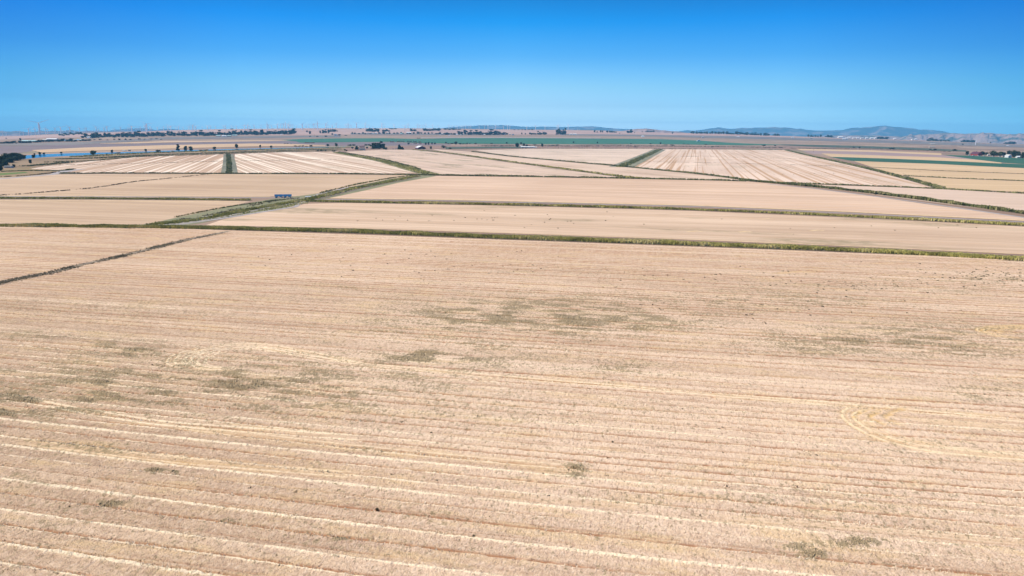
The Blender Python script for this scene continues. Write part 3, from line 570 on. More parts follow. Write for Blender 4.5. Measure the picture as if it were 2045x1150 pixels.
# levee growth and marsh edges
for pts, wd, hg, dn, mt, bw, lb in [
    ([(150, 313.5), (250, 308), (330, 304.5), (450, 301), (560, 298), (700, 294)], 45, 2.2, .035, reed, 3, 'olive green growth on top of the river levee'),
    ([(115, 318), (200, 315.5), (280, 311), (400, 306.5), (560, 301), (680, 297.5)], 45, 1.8, .03, reed_dk, 3, 'dark brush on the near slope of the river levee'),
    ([(90, 324), (180, 321.5), (270, 313.5), (350, 310.8), (450, 307), (570, 303), (675, 301.5)], 10, 1.6, .08, reed_dk, 2.4, 'dark brush along the foot of the river levee'),
    ([(50, 332), (110, 327), (135, 324.5)], 25, 1.5, .08, reed_dk, 2.2, 'dark brush patches on the levee at the left edge'),
    ([(0, 343), (60, 341), (120, 341), (145, 338)], 12, 1.3, .2, reed_dk, 1.6, 'dark grass bank beside the pale road at the left'),
    ([(0, 353), (40, 351.5), (90, 347), (115, 343)], 8, 1.0, .2, brush, 1.4, 'brown grass beside the pale road at the left'),
    ([(950, 296.2), (1100, 296), (1250, 296), (1420, 297.5), (1580, 299)], 22, 1.6, .02, brush, 3, 'brown weeds edging the pale upper fields'),
    ([(960, 291), (1150, 291.5), (1300, 291.5), (1450, 293), (1560, 295)], 250, 2.0, .0035, brush, 5, 'reddish brown marsh growth beyond the pale upper fields'),
    ([(1580, 296), (1700, 297.3), (1800, 299), (1900, 303)], 60, 2.0, .012, brush, 4, 'reddish brown marsh growth above the tan strips'),
    ([(1210, 287.3), (1255, 287.6)], 18, 3.5, .03, reed_dk, 4, 'dark bushes along the near edge of the long green field')]:
    veg_strip(pts, wd, hg, dn, mt, bw, lb, name='marsh_growth')
# weeds standing in the near field
n = 160000
t_ = 76+352*rng.random(n)**.8; s_ = -(1.13*t_+38)+(1.81*t_+86)*rng.random(n)
wx, wy, wu, wv = warp(s_, t_); dn = weed_at(wu, wv)*(.2+1.3*fbm(s_*.10, t_*.35, 3)); k = rng.random(n) < np.clip(dn-.3, 0, 1)*.45
P = np.column_stack([wx[k], wy[k], np.full(k.sum(), .12)])
weedm = veg_mat('field_weeds', (.09, .08, .04), (.17, .15, .075), (.27, .23, .13))
tag(add('field_weeds', tuft_mesh('field_weeds', P, .34, .16, weedm, 3, .6)), 'low olive weeds scattered in patches through the near rice stubble', kind='stuff')
# single dark weed clumps
DOTS = []
for (a, b, c_, d_, m_) in ((1950, 548, 120, 16, 90), (1600, 560, 380, 28, 70), (900, 530, 420, 30, 40), (1000, 440, 380, 14, 35), (1700, 455, 300, 15, 8), (700, 520, 500, 30, 25), (1650, 345, 200, 12, 22), (1420, 338, 90, 9, 12),
                              (1700, 570, 200, 20, 30), (2010, 560, 60, 10, 25), (1500, 620, 500, 50, 40), (1000, 900, 1000, 200, 45)):
    DOTS += [(a+random.gauss(0, .5)*c_, b+random.gauss(0, .5)*d_) for _ in range(m_)]
P = []; Hs = []
for u, v in DOTS:
    p = G(u, v); n_ = random.randint(3, 9); r = random.uniform(.12, .4)*(1 if v > 420 else 2.2)*(.4 if v > 700 else 1)
    for _ in range(n_): P.append((p[0]+random.gauss(0, r), p[1]+random.gauss(0, r), .1)); Hs.append(.28+r*.5)
tag(add('weed_clumps', tuft_mesh('weed_clumps', P, np.array(Hs), .26, plain('weed_dark', (.15, .13, .07), .9, .4, 1), 3, .4)), 'small dark weed clumps dotted over the pale stubble', kind='stuff')
# loose straw blades along the windrows of the near rows
V = []; lo = []
for kk, t0_ in enumerate(lines[:40]):
    n = int(9000*(80/t0_)**1.2); s0, s1 = -(1.13*t0_+38), .68*t0_+48
    ss_ = s0+(s1-s0)*rng.random(n); lft = sst(150, -260, ss_); pr = .55*np.clip(.22+.5*rk[kk]+boost[kk]*(.3+lft)*.8, 0, 1)*vnoise(ss_*.05+kk*9, np.full(n, kk*1.3))*1.4
    q = rng.random(n) < pr; ss_ = ss_[q]; tt_ = t0_+(vnoise(ss_*.03, np.full(len(ss_), kk*2.7))-.5)*-.45+rng.normal(0, .2, len(ss_)); x, y, _, _ = warp(ss_, tt_); V.append(np.column_stack([x, y, np.full(len(x), .22)]))
V = np.concatenate(V)
tag(add('loose_straw', tuft_mesh('loose_straw', V, .26, .13, veg_mat('windrow_straw', (.62, .46, .29), (.76, .61, .42), (.86, .75, .56)), 3, 1.6)), 'pale loose straw lying along the combine rows of the near field', kind='stuff')
print('vegetation done')

# the standing stubble itself, as far as its stems can be told from each other
n = 640000; q = rng.random(n); t_ = 76+(310-76)*q**1.15; s_ = -(1.13*t_+38)+(1.81*t_+86)*rng.random(n)
gi = np.clip(np.round(np.log(t_/76)/math.log(447/76)*(NT-1)).astype(int), 0, NT-1); gj = np.clip(np.round((s_+1.13*t_+38)/(1.81*t_+86)*(NS-1)).astype(int), 0, NS-1)
kq = np.clip(np.searchsorted(lines, t_)-1, 0, K-2)
keep = rng.random(n) > np.clip(1.6*gapv[gi, gj]+1.4*flat[gi, gj]+1.8*strawv[gi, gj]+.9*(weedv[gi, gj] > .45), 0, .97)
t_ = t_[keep]; s_ = s_[keep]; kq = kq[keep]; gi = gi[keep]; gj = gj[keep]
wx, wy, wu, wv = warp(s_, t_)
tn = np.clip(.60+.35*(rk[kq]-.5)+.6*(fbm(s_*.05, t_*.2, 2)-.5)+.45*(rng.random(len(t_))-.5)-vignette[gi, gj]*.38-.5*np.clip(weedv[gi, gj], 0, 1), 0, 1)
tag(add('rice_stubble', tuft_mesh('rice_stubble', np.column_stack([wx, wy, np.full(len(t_), .14)]), .22, .085, veg_mat('stubble_stems', (.25, .165, .095), (.53, .38, .245), (.78, .62, .42)), 2, .5, tn)), 'dense cut rice stems standing over the whole near field', kind='stuff')
# ------------------------------------------------------------------ mountains
def skyline(name, pts, D0, D1, zb, matl, seed, rough=1.0, step=6.0, lbl=None, gul=.3):
    pts = np.array(pts, float); us = np.arange(pts[0, 0], pts[-1, 0]+1, step/2); vs = np.interp(us, pts[:, 0], pts[:, 1])
    vs = vs+(vnoise(us*.11, np.full(len(us), seed*3.3))-.5)*1.1*rough
    d = dirs(us, vs); h = np.hypot(d[:, 0], d[:, 1]); azm = np.arctan2(d[:, 0], d[:, 1]); a = d[:, 2]/h
    nD = 30; q = np.linspace(0, 1, nD)[:, None]; R = D0+(D1-D0)*q; Rr = D0+.72*(D1-D0); zr = HC+a*Rr
    prof = np.where(q < .72, sst(-.05, .74, q)**.9, 1-sst(.72, 1.15, q))
    zz = zb+(zr[None, :]-zb)*prof
    sp = fbm(us[None, :]*.055+seed, R/1400.+us[None, :]*.01, 4)-.5
    zz = zz+sp*gul*(zr[None, :]-zb)*prof*(1-np.exp(-((q-.72)/.13)**2))*1.5*np.where(q < .72, 1, .3)-(sp > 9)
    X = R*np.sin(azm)[None, :]; Y = R*np.cos(azm)[None, :]
    o = add(name, npmesh(name, np.stack([X, Y, zz], -1).reshape(-1, 3), gridfaces(nD, len(us)), matl)); tag(o, kind='structure'); return o
def hill_mat(name, grass, oak, th, sc=1.0):
    m = M(name); n = m.noise(m.coord(0, (.0012*sc, .0012*sc, .004)), 1, 6, .65); m.color(m.mix(m.ramp(n, th-.05, th+.05), oak, grass)); return m.m
far_m = hill_mat('far_mountain', (.30, .21, .17), (.03, .045, .045), .56)
near_m = hill_mat('dry_hills', (.34, .22, .16), (.08, .085, .05), .46, 1.6)
purp_m = hill_mat('brown_hills', (.26, .16, .12), (.10, .08, .07), .5)
skyline('mountains', [(1340, 263), (1355, 261.5), (1370, 260), (1390, 260.5), (1400, 259), (1420, 256), (1433, 254.3), (1445, 255.8), (1460, 257), (1480, 255.5), (1500, 255), (1530, 254.5), (1545, 253.3), (1560, 255),
    (1570, 254), (1580, 255), (1590, 257.3), (1600, 256.5), (1612, 258.5), (1630, 261), (1650, 260), (1680, 259.5), (1700, 255.5), (1720, 254.5), (1740, 253.3), (1755, 251.5), (1768, 250.2), (1780, 252.8), (1800, 254),
    (1820, 255.5), (1835, 258.3), (1850, 259), (1880, 261), (1895, 264.3), (1910, 266), (1930, 268.5), (1980, 269), (2045, 267), (2200, 268), (2500, 272)], 31000, 38000, -290, far_m, 4)
skyline('mountains', [(840, 262), (870, 257.5), (900, 253.5), (930, 252), (960, 250.3), (980, 250), (1000, 250), (1010, 249.8), (1030, 252), (1060, 253), (1100, 253), (1140, 253), (1165, 252.5), (1182, 252.3), (1200, 253.5),
    (1212, 255), (1230, 256.5), (1260, 258), (1290, 260), (1330, 263.5)], 30000, 37000, -290, far_m, 9)
skyline('mountains', [(195, 266), (212, 262), (230, 259), (250, 257), (270, 256.3), (290, 256), (312, 259), (330, 257), (345, 257), (365, 260), (400, 262), (430, 265)], 30000, 37000, -290, far_m, 12)
skyline('hills', [(-500, 262), (-60, 262.5), (0, 261), (10, 262), (20, 263), (30, 261.5), (40, 262), (55, 264), (75, 262), (82, 260.5), (95, 262), (110, 261), (125, 261.5), (140, 259.5), (160, 262), (175, 261), (200, 260.8), (215, 262.5), (240, 261), (290, 264)],
        20000, 25000, -290, purp_m, 15, gul=.3)
skyline('hills', [(1235, 262), (1260, 259), (1275, 257), (1290, 256.7), (1305, 258.3), (1330, 260.5), (1350, 262), (1372, 265), (1400, 266.5)], 10800, 13500, -290, hill_mat('lilac_hills', (.34, .22, .18), (.22, .15, .13), .5), 18, gul=.3)
skyline('hills', [(1560, 276), (1640, 272), (1680, 270), (1740, 270.5), (1800, 272), (1850, 267.8), (1890, 265.5), (1930, 267), (1960, 266), (1975, 265.3), (2000, 267), (2020, 269), (2045, 266), (2100, 266), (2300, 265), (2500, 268)],
        16000, 22000, -290, near_m, 22, gul=.5)

# ------------------------------------------------------------------ wind turbines
white = plain('turbine_white', (.88, .88, .88), .5, .03)
def make_turbine():
    root = empty('wind_turbine')
    MB().tube((0, 0, -6), (0, 0, 78), 3.0, 2.0, 10).build('tower', white, root)
    mb = MB(); mb.hexa([(-1.7, -3.5, 78), (1.7, -3.5, 78), (1.7, 8, 78.6), (-1.7, 8, 78.6), (-1.6, -3.5, 82), (1.6, -3.5, 82), (1.4, 8, 81.6), (-1.4, 8, 81.6)]); mb.build('nacelle', white, root)
    hub = MB().tube((0, 0, 0), (0, -2.6, 0), 1.9, .7, 10).build('hub', white, root, (0, -3.6, 80))
    for k in range(3):
        a = 2*math.pi*k/3; mb = MB(); ca, sa = math.cos(a), math.sin(a)
        def pt(r, w, y): return (r*sa+w*ca, y, r*ca-w*sa)
        prof = [(1.0, 1.1, .9), (9, 2.3, .5), (22, 1.6, .3), (40, .45, .12)]; rings = [[pt(r, -w*.4, -1.2-th), pt(r, w*.9, -1.2-th*.4), pt(r, w*.9, -1.2+th*.4), pt(r, -w*.4, -1.2+th)] for r, w, th in prof]
        for A, B in zip(rings[:-1], rings[1:]):
            k0 = len(mb.v); mb.v += A+B
            for i in range(4): j = (i+1) % 4; mb.f.append((k0+i, k0+j, k0+4+j, k0+4+i))
        k0 = len(mb.v); mb.v += rings[-1]; mb.f.append((k0, k0+1, k0+2, k0+3)); mb.build('blade', white, hub)
    return root
TURB = [(6, 271.3, 263), (13, 271.3, 265), (40, 271, 262.5), (47, 271, 264), (58, 270.8, 257.7), (62.5, 269.5, 262), (71, 268.5, 257), (79.5, 266.5, 243.5), (92, 268.3, 257), (96, 267.5, 258), (111, 268, 256),
    (117, 267, 262), (122, 267, 254), (126, 267, 260), (131, 266.5, 261), (138, 266.3, 261), (140.5, 266.5, 253.7), (149, 265.5, 261), (159.5, 266, 256), (169.5, 264.5, 258), (173, 265, 255.7), (193, 265, 253.5), (197, 264, 257), (208, 264, 255),
    (214.5, 264.5, 253), (226, 263, 258), (229, 263, 256.5), (241, 262.7, 253.5), (256, 262.8, 255), (260, 262.5, 257), (264, 265.5, 252.5), (272, 262, 256.5), (276, 262, 257), (280.5, 262.3, 254), (285, 262, 257),
    (291, 262.5, 251.5), (294, 263.5, 247.5), (300, 261.5, 253), (303, 261.5, 256), (314.5, 261.7, 254), (322, 261, 257), (327, 261, 253.5), (336, 263, 253), (342, 263.5, 252), (352, 260.5, 254), (357, 260.5, 252), (366, 259.6, 254), (376.5, 259.3, 253),
    (379.5, 259.3, 252.5), (385, 261, 250), (388, 260, 254), (391.5, 262, 252), (404, 258.7, 253), (415.5, 261.5, 252), (421, 258.2, 251.5), (431, 258, 252), (447, 258, 252), (450.5, 260.5, 251.5), (462, 257.8, 251), (466, 257.7, 252.5), (472.5, 257.7, 251.5),
    (488.5, 261, 250.5), (495.5, 261, 250), (499, 257.4, 252), (508, 257.6, 250), (521.5, 257.3, 250), (534, 259.5, 248), (536.5, 257.2, 250), (543, 257.2, 251), (554.5, 260.5, 249.3), (561, 256.9, 248.5), (566.5, 257, 248), (570.5, 257.5, 247), (575.5, 260.8, 248),
    (577.5, 257, 250), (581, 256.6, 249), (585, 256.6, 249), (592, 256.4, 251), (604, 260, 248.5), (611.5, 256.3, 249), (617, 256.3, 248.5), (627, 257.5, 248), (630.5, 256.3, 249.5), (634.5, 259.5, 246), (651, 259.5, 247), (655, 256.2, 251), (663.5, 258.7, 250),
    (671.5, 256.6, 247), (679, 256.2, 251), (691.5, 256.5, 250), (695.5, 258, 248), (701, 256.3, 250), (712.5, 258, 246), (729.5, 258, 247), (737, 256.2, 250), (745, 256.2, 252), (763, 258.2, 247.3), (768.5, 256.2, 251), (787.5, 256.5, 249), (808.5, 260.5, 251),
    (815, 256.4, 248.5), (834, 256.3, 249), (838.5, 256.3, 250), (845, 256.3, 250.5), (850.5, 256.5, 249), (864.5, 257, 250), (875.5, 256.5, 251), (896.5, 256.8, 250), (902.5, 256.8, 251.5), (910, 257, 252), (913.5, 257, 251), (918.5, 257, 252),
    (922, 257, 252), (925, 257, 251.5), (930, 257.5, 250.7), (936.5, 257.3, 251), (940.5, 257.3, 251), (957, 257.8, 251), (967.5, 257.7, 251), (974.5, 258, 251), (989.5, 258.5, 250.7), (1005.5, 258.3, 251), (1013.5, 258.3, 251), (1018, 258.4, 252),
    (1051.5, 258.7, 252.5), (1069.5, 259.3, 251), (1088.5, 259.2, 252), (1112.5, 259.2, 250.5), (1115, 259.4, 250), (1134.5, 259.7, 250), (1153.5, 260.3, 256), (1157.5, 260, 257)]
CLAIM = [(0, 'above the far left sheds'), (180, 'above the left tree line'), (430, 'above the green field corner'), (650, 'above the small town'),
         (800, 'above the big grove'), (950, 'before the central blue mountains')]
tb = make_turbine(); reg(tb); cnt = {}
for i, (u, vb, vh) in enumerate(sorted(TURB)):
    o = tb if i == 0 else copy_tree(tb)
    p = G(u, vb); o.location = p; hpx = max(vb-vh, 2.5); s = hpx*mpp(p)/80; o.scale = (s*2.1, s*2.1, s); o.rotation_euler.z = random.uniform(-.5, .9)
    kids = KIDS[tb.name] if i == 0 else None
    c0 = [c for c in CLAIM if u >= c[0]][-1][1]; k = cnt.get(c0, 0); cnt[c0] = k+1
    tag(o, f'white wind turbine {c0}, {ordn(k)} of those from the left', 'wind turbine', 'white wind turbines along the horizon ridge')
for o in [x for x in COL.objects if x.name.split('.')[0] == 'hub']: o.rotation_euler.y = random.uniform(0, 2.1)

# ------------------------------------------------------------------ trees
def leaf_mat(name, a, b):
    m = M(name, .8, .1); t = m.attr('tint'); m.color(m.mix(m.ramp(t, 0, 1), a, b)); return m.m
bark = plain('bark', (.12, .09, .06), .95, .3, 2)
lf_dark = leaf_mat('leaves_dark', (.018, .030, .014), (.055, .075, .03))
lf_mid = leaf_mat('leaves_mid', (.035, .05, .016), (.10, .12, .035))
lf_far = leaf_mat('leaves_far', (.014, .024, .018), (.04, .055, .035))
def crown_mesh(name, lobes, n, leaf, mat):
    L = np.array(lobes, float); wgt = L[:, 3]**2; idx = rng.choice(len(L), n, p=wgt/wgt.sum())
    d = rng.normal(size=(n, 3)); d /= np.linalg.norm(d, axis=1)[:, None]; r = rng.random(n)**.45
    c = L[idx, :3]+d*r[:, None]*L[idx, 3:4]*np.array([1, 1, .85])
    a = rng.normal(size=(n, 3)); a /= np.linalg.norm(a, axis=1)[:, None]; b = np.cross(a, rng.normal(size=(n, 3))); b /= np.linalg.norm(b, axis=1)[:, None]
    s = leaf*(.6+.8*rng.random(n))[:, None]
    V = np.stack([c-a*s-b*s*.6, c+a*s-b*s*.6, c+a*s*.8+b*s*.7, c-a*s*.8+b*s*.7], 1).reshape(-1, 3)
    V[:, 2] = np.maximum(V[:, 2], .01)
    return npmesh(name, V, np.arange(len(V)).reshape(-1, 4), mat, dict(tint=np.repeat(rng.random(n)*.7+.3*(L[idx, 3] > np.median(L[:, 3])), 4)))
def make_tree(kind, seed, mat, n=260, leaf=.075):
    """unit tree: 1 m tall, about 1 m wide"""
    r = random.Random(seed); root = empty('tree'); lobes = []
    if kind == 'round':
        for i in range(9): a = r.random()*6.28; q = r.uniform(.05, .30); lobes.append((q*math.cos(a), q*math.sin(a), r.uniform(.12, .76), r.uniform(.17, .27)))
        lobes += [(0, 0, .62, .27), (.08, .05, .3, .3), (-.1, -.05, .22, .26)]
    elif kind == 'tall':
        for i in range(9): a = r.random()*6.28; q = r.uniform(.02, .16); lobes.append((q*math.cos(a), q*math.sin(a), r.uniform(.15, .88), r.uniform(.12, .19)))
    elif kind == 'pine':
        for i in range(9): z = .15+.085*i; lobes.append((r.uniform(-.05, .05), r.uniform(-.05, .05), z, .28*(1.05-z)+.03))
    else:
        for i in range(8): a = r.random()*6.28; q = r.uniform(.05, .34); lobes.append((q*math.cos(a), q*math.sin(a), r.uniform(.15, .6), r.uniform(.2, .34)))
    t = MB(); t.tube((0, 0, -.03), (0, 0, .3), .035, .025, 7); t.tube((0, 0, .28), (.02, .01, .6), .025, .012, 6)
    for i in range(4):
        q = lobes[i]; t.tube((0, 0, .26+.05*i), (q[0]*.8, q[1]*.8, q[2]), .016, .006, 5)
    t.build('trunk', bark, root)
    add('crown', crown_mesh('crown', lobes, n, leaf, mat), root)
    return root
def make_bush(seed, mat, n=150):
    r = random.Random(seed); lobes = [(r.uniform(-.35, .35), r.uniform(-.3, .3), r.uniform(.2, .6), r.uniform(.2, .36)) for _ in range(6)]
    return add('bush', crown_mesh('bush', lobes, n, .10, mat))
P_T = {}
for k_, kd in enumerate(('round', 'tall', 'pine', 'wide')):
    for j in range(2):
        for mn, mt in (('d', lf_dark), ('m', lf_mid), ('f', lf_far)):
            P_T[kd, mn, j] = (kd, k_*7+j*3+1, mt)
BUILT = {}
SPECS = []
def tree_at(*a): SPECS.append(a)
def tree_real(u, v, wpx, hpx, label, group, kind='round', tone='d', detail=0):
    key = (kind, tone, random.randint(0, 1), detail)
    first = key not in BUILT
    if first:
        kd, sd_, mt = P_T[key[:3]]
        BUILT[key] = reg(make_tree(kd, sd_, mt, 1800 if detail else 260, .032 if detail else .075)); o = BUILT[key]
    else: o = copy_tree(BUILT[key])
    p = G(u, v); m = mpp(p); wf = {'round': .95, 'tall': .5, 'pine': .55, 'wide': 1.15}[kind]
    o.location = p; sw = wpx*m/wf; o.scale = (sw, sw, hpx*m/.95); o.rotation_euler.z = random.random()*6.28
    return tag(o, label, 'tree', group)
BP = {}
def bush_at(u, v, wpx, hpx, label, group, tone='d'):
    key = (tone, random.randint(0, 2))
    if key not in BP: BP[key] = make_bush(key[1]+5, {'d': lf_dark, 'm': lf_mid, 'f': lf_far}[tone]); o = BP[key]
    else: o = BP[key].copy(); COL.objects.link(o)
    p = G(u, v); m = mpp(p); o.location = p; o.scale = (wpx*m/1.0, wpx*m/1.0, hpx*m/.8); o.rotation_euler.z = random.random()*6.28
    return tag(o, label, 'bush', group)
# single trees, each described
g_l = 'large trees by the river at the left edge'
for i, (u, v, a, b, t) in enumerate([(2, 341, 14, 14, 'd'), (6, 331, 20, 22, 'd'), (16, 324, 24, 19, 'd'), (24, 313.5, 12, 9, 'd'), (28, 319, 26, 15, 'd'), (34, 314, 14, 10, 'm'), (41, 318, 18, 13, 'd'), (47, 316.5, 12, 8, 'd'), (12, 333, 18, 14, 'd'), (20, 325, 22, 12, 'd'), (34, 321, 20, 10, 'd')]):
    tree_at(u, v, a, b, f'large dark leafy tree by the river at the left edge, {ordn(i)} from the left' if t == 'd' else 'yellowish green tree rising among the dark trees at the left edge', g_l, 'round', t, 1)
SING = [(60.5, 326, 8.5, 8.5, 'd', 'lone dark round tree on the dry levee near the left edge'), (67, 315, 9, 7, 'd', 'dark tree at the near edge of the river water, left'), (80, 309, 7, 6, 'd', 'dark tree on the far river bank at the end of the diagonal ditch'),
    (88, 308.8, 6, 4.5, 'd', 'smaller dark tree beside the tree on the far river bank'), (69, 308.8, 4, 3.5, 'd', 'little dark tree on the far river bank, leftmost'), (122.5, 307, 5, 4.5, 'd', 'small dark tree on the far bank in the middle of the river'),
    (186.5, 308.8, 15, 9, 'm', 'broad olive tree standing in front of the river'), (223.5, 304, 6.5, 5.5, 'd', 'dark round tree on the far bank right of the broad olive tree'), (291.5, 301.8, 6.5, 5, 'd', 'dark round tree beside the last stretch of blue water'),
    (317, 303.5, 13, 6, 'd', 'wide dark tree at the end of the blue water'), (356, 301.5, 8, 13.5, 'd', 'tall oval tree, leftmost of three beside the river'), (370.5, 300.5, 9, 10, 'd', 'middle one of the three trees beside the river'),
    (382, 300.8, 11, 9.5, 'd', 'broad tree, right one of three beside the river'), (428, 297.8, 9, 5.5, 'd', 'low round tree on the levee between the three trees and the tall dark one'), (473, 295.8, 8.5, 9, 'd', 'tall dark tree above the upright ditch'),
    (519.5, 294.8, 5, 6, 'd', 'narrow dark tree on the levee right of the tall dark one'), (541.7, 295, 7, 5, 'd', 'dark domed tree on the levee near the parked vehicles'), (621, 292.8, 8, 4.5, 'd', 'low dark tree in front of the hay row'),
    (655, 291.8, 7, 5, 'd', 'dark domed tree on the levee right of the hay row'), (672, 292, 8, 6.5, 'd', 'dark domed tree on the levee left of the farmhouse'), (712.5, 298.8, 8, 8, 'd', 'dark pointed tree immediately left of the farmhouse'),
    (704, 296.8, 6, 4, 'd', 'small dark tree further left of the farmhouse'), (733, 297, 5, 4.5, 'd', 'small tree immediately right of the farmhouse'), (797.8, 298.2, 9, 10.5, 'd', 'dark pointed tree between the white trailer and the barn'),
    (803.5, 298.6, 7, 6, 'd', 'low tree hugging the right side of the pointed tree left of the barn'), (816, 288.8, 6, 4, 'd', 'small dark tree behind the barn on its left'), (850, 289, 6, 5.5, 'd', 'dark tree immediately behind the barn, left of a pair'),
    (856, 289, 5, 6, 'd', 'dark tree immediately behind the barn, right of a pair'), (863, 288.5, 4, 5, 'd', 'slim dark tree right of the pair behind the barn'), (868.5, 288.5, 4.5, 4, 'd', 'small dark tree at the near edge of the green field right of the barn'),
    (860.5, 297.3, 7, 6, 'm', 'rounded green tree in the yard right of the barn'), (886, 295.8, 12, 6.5, 'm', 'wide green tree right of the barn yard'), (899, 297.5, 8, 4, 'm', 'low green tree at the end of the barn yard growth'),
    (890.5, 287.3, 3.5, 4.5, 'd', 'slim dark tree on the green field edge, left of a low hedge'), (910, 288.2, 8.5, 6, 'd', 'big dark tree on the near edge of the green field'), (933, 287.8, 4, 3, 'd', 'small dark tree right of the big tree on the green field edge'),
    (938.5, 287.8, 3, 2.5, 'd', 'tiny dark tree on the green field edge near the centre'), (950, 287.8, 8, 3, 'd', 'low wide tree on the green field edge near the centre'), (982, 287.5, 8, 2.6, 'd', 'low dark tree on the green field edge left of the ranch'),
    (1032.8, 294, 9.5, 9.5, 'd', 'large dark round tree left of the white ranch building'), (1040.5, 288.3, 6, 5, 'd', 'dark tree behind the white ranch building'), (1046, 291.5, 7, 6, 'm', 'greenish tree behind the middle of the white ranch building'),
    (1052, 293, 5.5, 5, 'd', 'small dark tree behind the right end of the white ranch building'), (1066.5, 294.4, 2.6, 4, 'd', 'slim dark tree at the right end of the white ranch building'), (1083, 292.8, 7, 7, 'd', 'lone dark green tree right of the white ranch'),
    (1012, 287.2, 4.5, 4, 'd', 'small dark tree on the green field edge just left of the ranch'), (1145.5, 285.8, 5, 4, 'd', 'dark tree at the edge of the green field right of the ranch'), (1193, 286.8, 3.5, 4, 'd', 'small dark leaning tree on the green field edge'),
    (1319, 287.8, 4, 4, 'd', 'small dark tree above the top of the dark ditch'), (1260, 287.8, 5, 2.3, 'd', 'low tree at the end of the dark bush line on the green field'), (1299, 287.9, 6, 2.2, 'd', 'low dark tree left of the ditch top on the green field edge'),
    (1931, 309.3, 9, 8.5, 'd', 'dark round tree left of the red barn'), (1948.5, 306, 10, 5, 'd', 'dark tree behind the red barn'), (1963, 309.5, 10, 8, 'd', 'dark tree immediately right of the red barn'), (1970, 309.7, 8, 6, 'd', 'lower dark tree right of the red barn'),
    (1907, 301.3, 11, 5, 'd', 'dark round tree on the flats left of the red barn'), (2014, 309, 10, 9, 'd', 'dark tree behind the white house at the right edge'), (2024, 314, 14, 15, 'd', 'tallest dark tree between the two white houses at the right edge'),
    (2034, 312, 12, 11, 'd', 'dark tree behind the rightmost white house'), (2043, 316, 14, 14, 'd', 'big dark tree at the very right edge of the farm'), (1858, 299.6, 6, 3, 'd', 'dark low tree on the flats, left of a pair'),
    (1868, 299.8, 9, 4, 'd', 'dark low tree on the flats, right of a pair'), (1526.5, 291.3, 10, 3, 'd', 'wide low dark tree alone on the flats right of centre'), (1548, 291.8, 6, 2.2, 'd', 'small low tree right of the wide low dark tree'),
    (1705, 295.2, 7, 2.5, 'd', 'low dark tree on the green flats, left of two'), (1716.5, 295.6, 5, 3, 'd', 'low dark tree on the green flats, right of two'), (1783, 297.4, 14, 3, 'd', 'wide low dark tree on the flats above the tan strips'),
    (1187.5, 264.6, 3.6, 5, 'f', 'pointed dark tree on the pale slope, left of the tree pair'), (1192.5, 264.8, 3, 3, 'f', 'small rounded tree beside the pointed dark tree on the pale slope'), (1199.7, 264.6, 2.6, 5, 'f', 'left of two upright trees on the pale slope'),
    (1203.2, 264.6, 2.4, 4.2, 'f', 'right of two upright trees on the pale slope'), (1212.6, 264.8, 5, 4.2, 'f', 'rounded tree right of the upright pair on the pale slope'), (1237.5, 266.8, 2.5, 1.8, 'f', 'tiny dark tree on the pale slope below the tree row'),
    (1267, 265.5, 2, 2.2, 'f', 'tiny dark tree right of the dark clump on the pale slope'), (1282.5, 264, 2.4, 2.2, 'f', 'tiny dark tree left of the far dark hedge row'), (1343, 267, 3.2, 3.4, 'f', 'lone dark tree on the pale slope before the long tree row'),
    (1074.5, 263.8, 5, 3, 'f', 'lone dark tree high on the slope left of the tall grove'), (1042, 268.3, 2, 4, 'f', 'slim tree standing alone left of the distant grove'), (1049, 268.4, 3, 3, 'f', 'small pointed tree left of the distant grove'),
    (983.5, 261.3, 7, 3.6, 'f', 'domed dark tree alone on the slope above the big grove'), (975, 263.3, 2, 2.8, 'f', 'slim tree on the slope left of the domed tree'), (1952, 289, 0, 0, 'x', ''), (1922.5, 289, 4, 2.4, 'd', 'small dark shrubby tree on the right flats'),
    (1978, 285, 3.4, 3, 'f', 'small round tree before the dry hills at the right'), (12.5, 277.2, 3.5, 2.5, 'f', 'lone dark tree on the slope at the far left'), (41, 280.5, 4, 5, 'f', 'dark tree left of the long pale shed'), (463, 258.8, 9, 2.6, 'f', 'dark grove-like tree on the ridge line at the left'),
    (720, 257.6, 7, 2, 'f', 'low dark tree on the ridge line left of centre'), (778, 257.4, 4, 2, 'f', 'low dark tree on the ridge line among turbines'), (546.5, 268.4, 7.5, 7, 'f', 'tallest domed tree in the left tree line'),
    (613, 264.5, 4.5, 4.5, 'f', 'rounded tree on the slope, left of two above the green field edge'), (619, 267.8, 6.5, 7, 'f', 'taller tree on the slope, right of two above the green field edge'), (619.5, 273.4, 5.5, 2.2, 'f', 'left dark tree of three below the slope trees'),
    (634, 273.4, 6, 2.4, 'f', 'middle dark tree of three below the slope trees'), (651, 273.4, 7, 3.4, 'f', 'right dark tree of three below the slope trees'), (663.5, 269.2, 4.5, 3.3, 'f', 'dark tree left of the white barn'), (678, 271, 8, 3.6, 'f', 'dark tree right of the white barn'),
    (691, 271.3, 8, 2.2, 'f', 'low dark tree right of the white barn trees'), (28, 334, 8, 7, 'd', 'small dark tree beside the pale yard at the left edge')]
for u, v, a, b, t, lb in SING:
    if t == 'x': continue
    asp = b/max(a, .1); kd = 'tall' if asp > 1.25 else ('pine' if ('pointed' in lb) else ('wide' if asp < .6 else 'round'))
    tree_at(u, v, a, b, lb, 'scattered single trees', kd, t, 1 if b > 7 and v > 290 else 0)
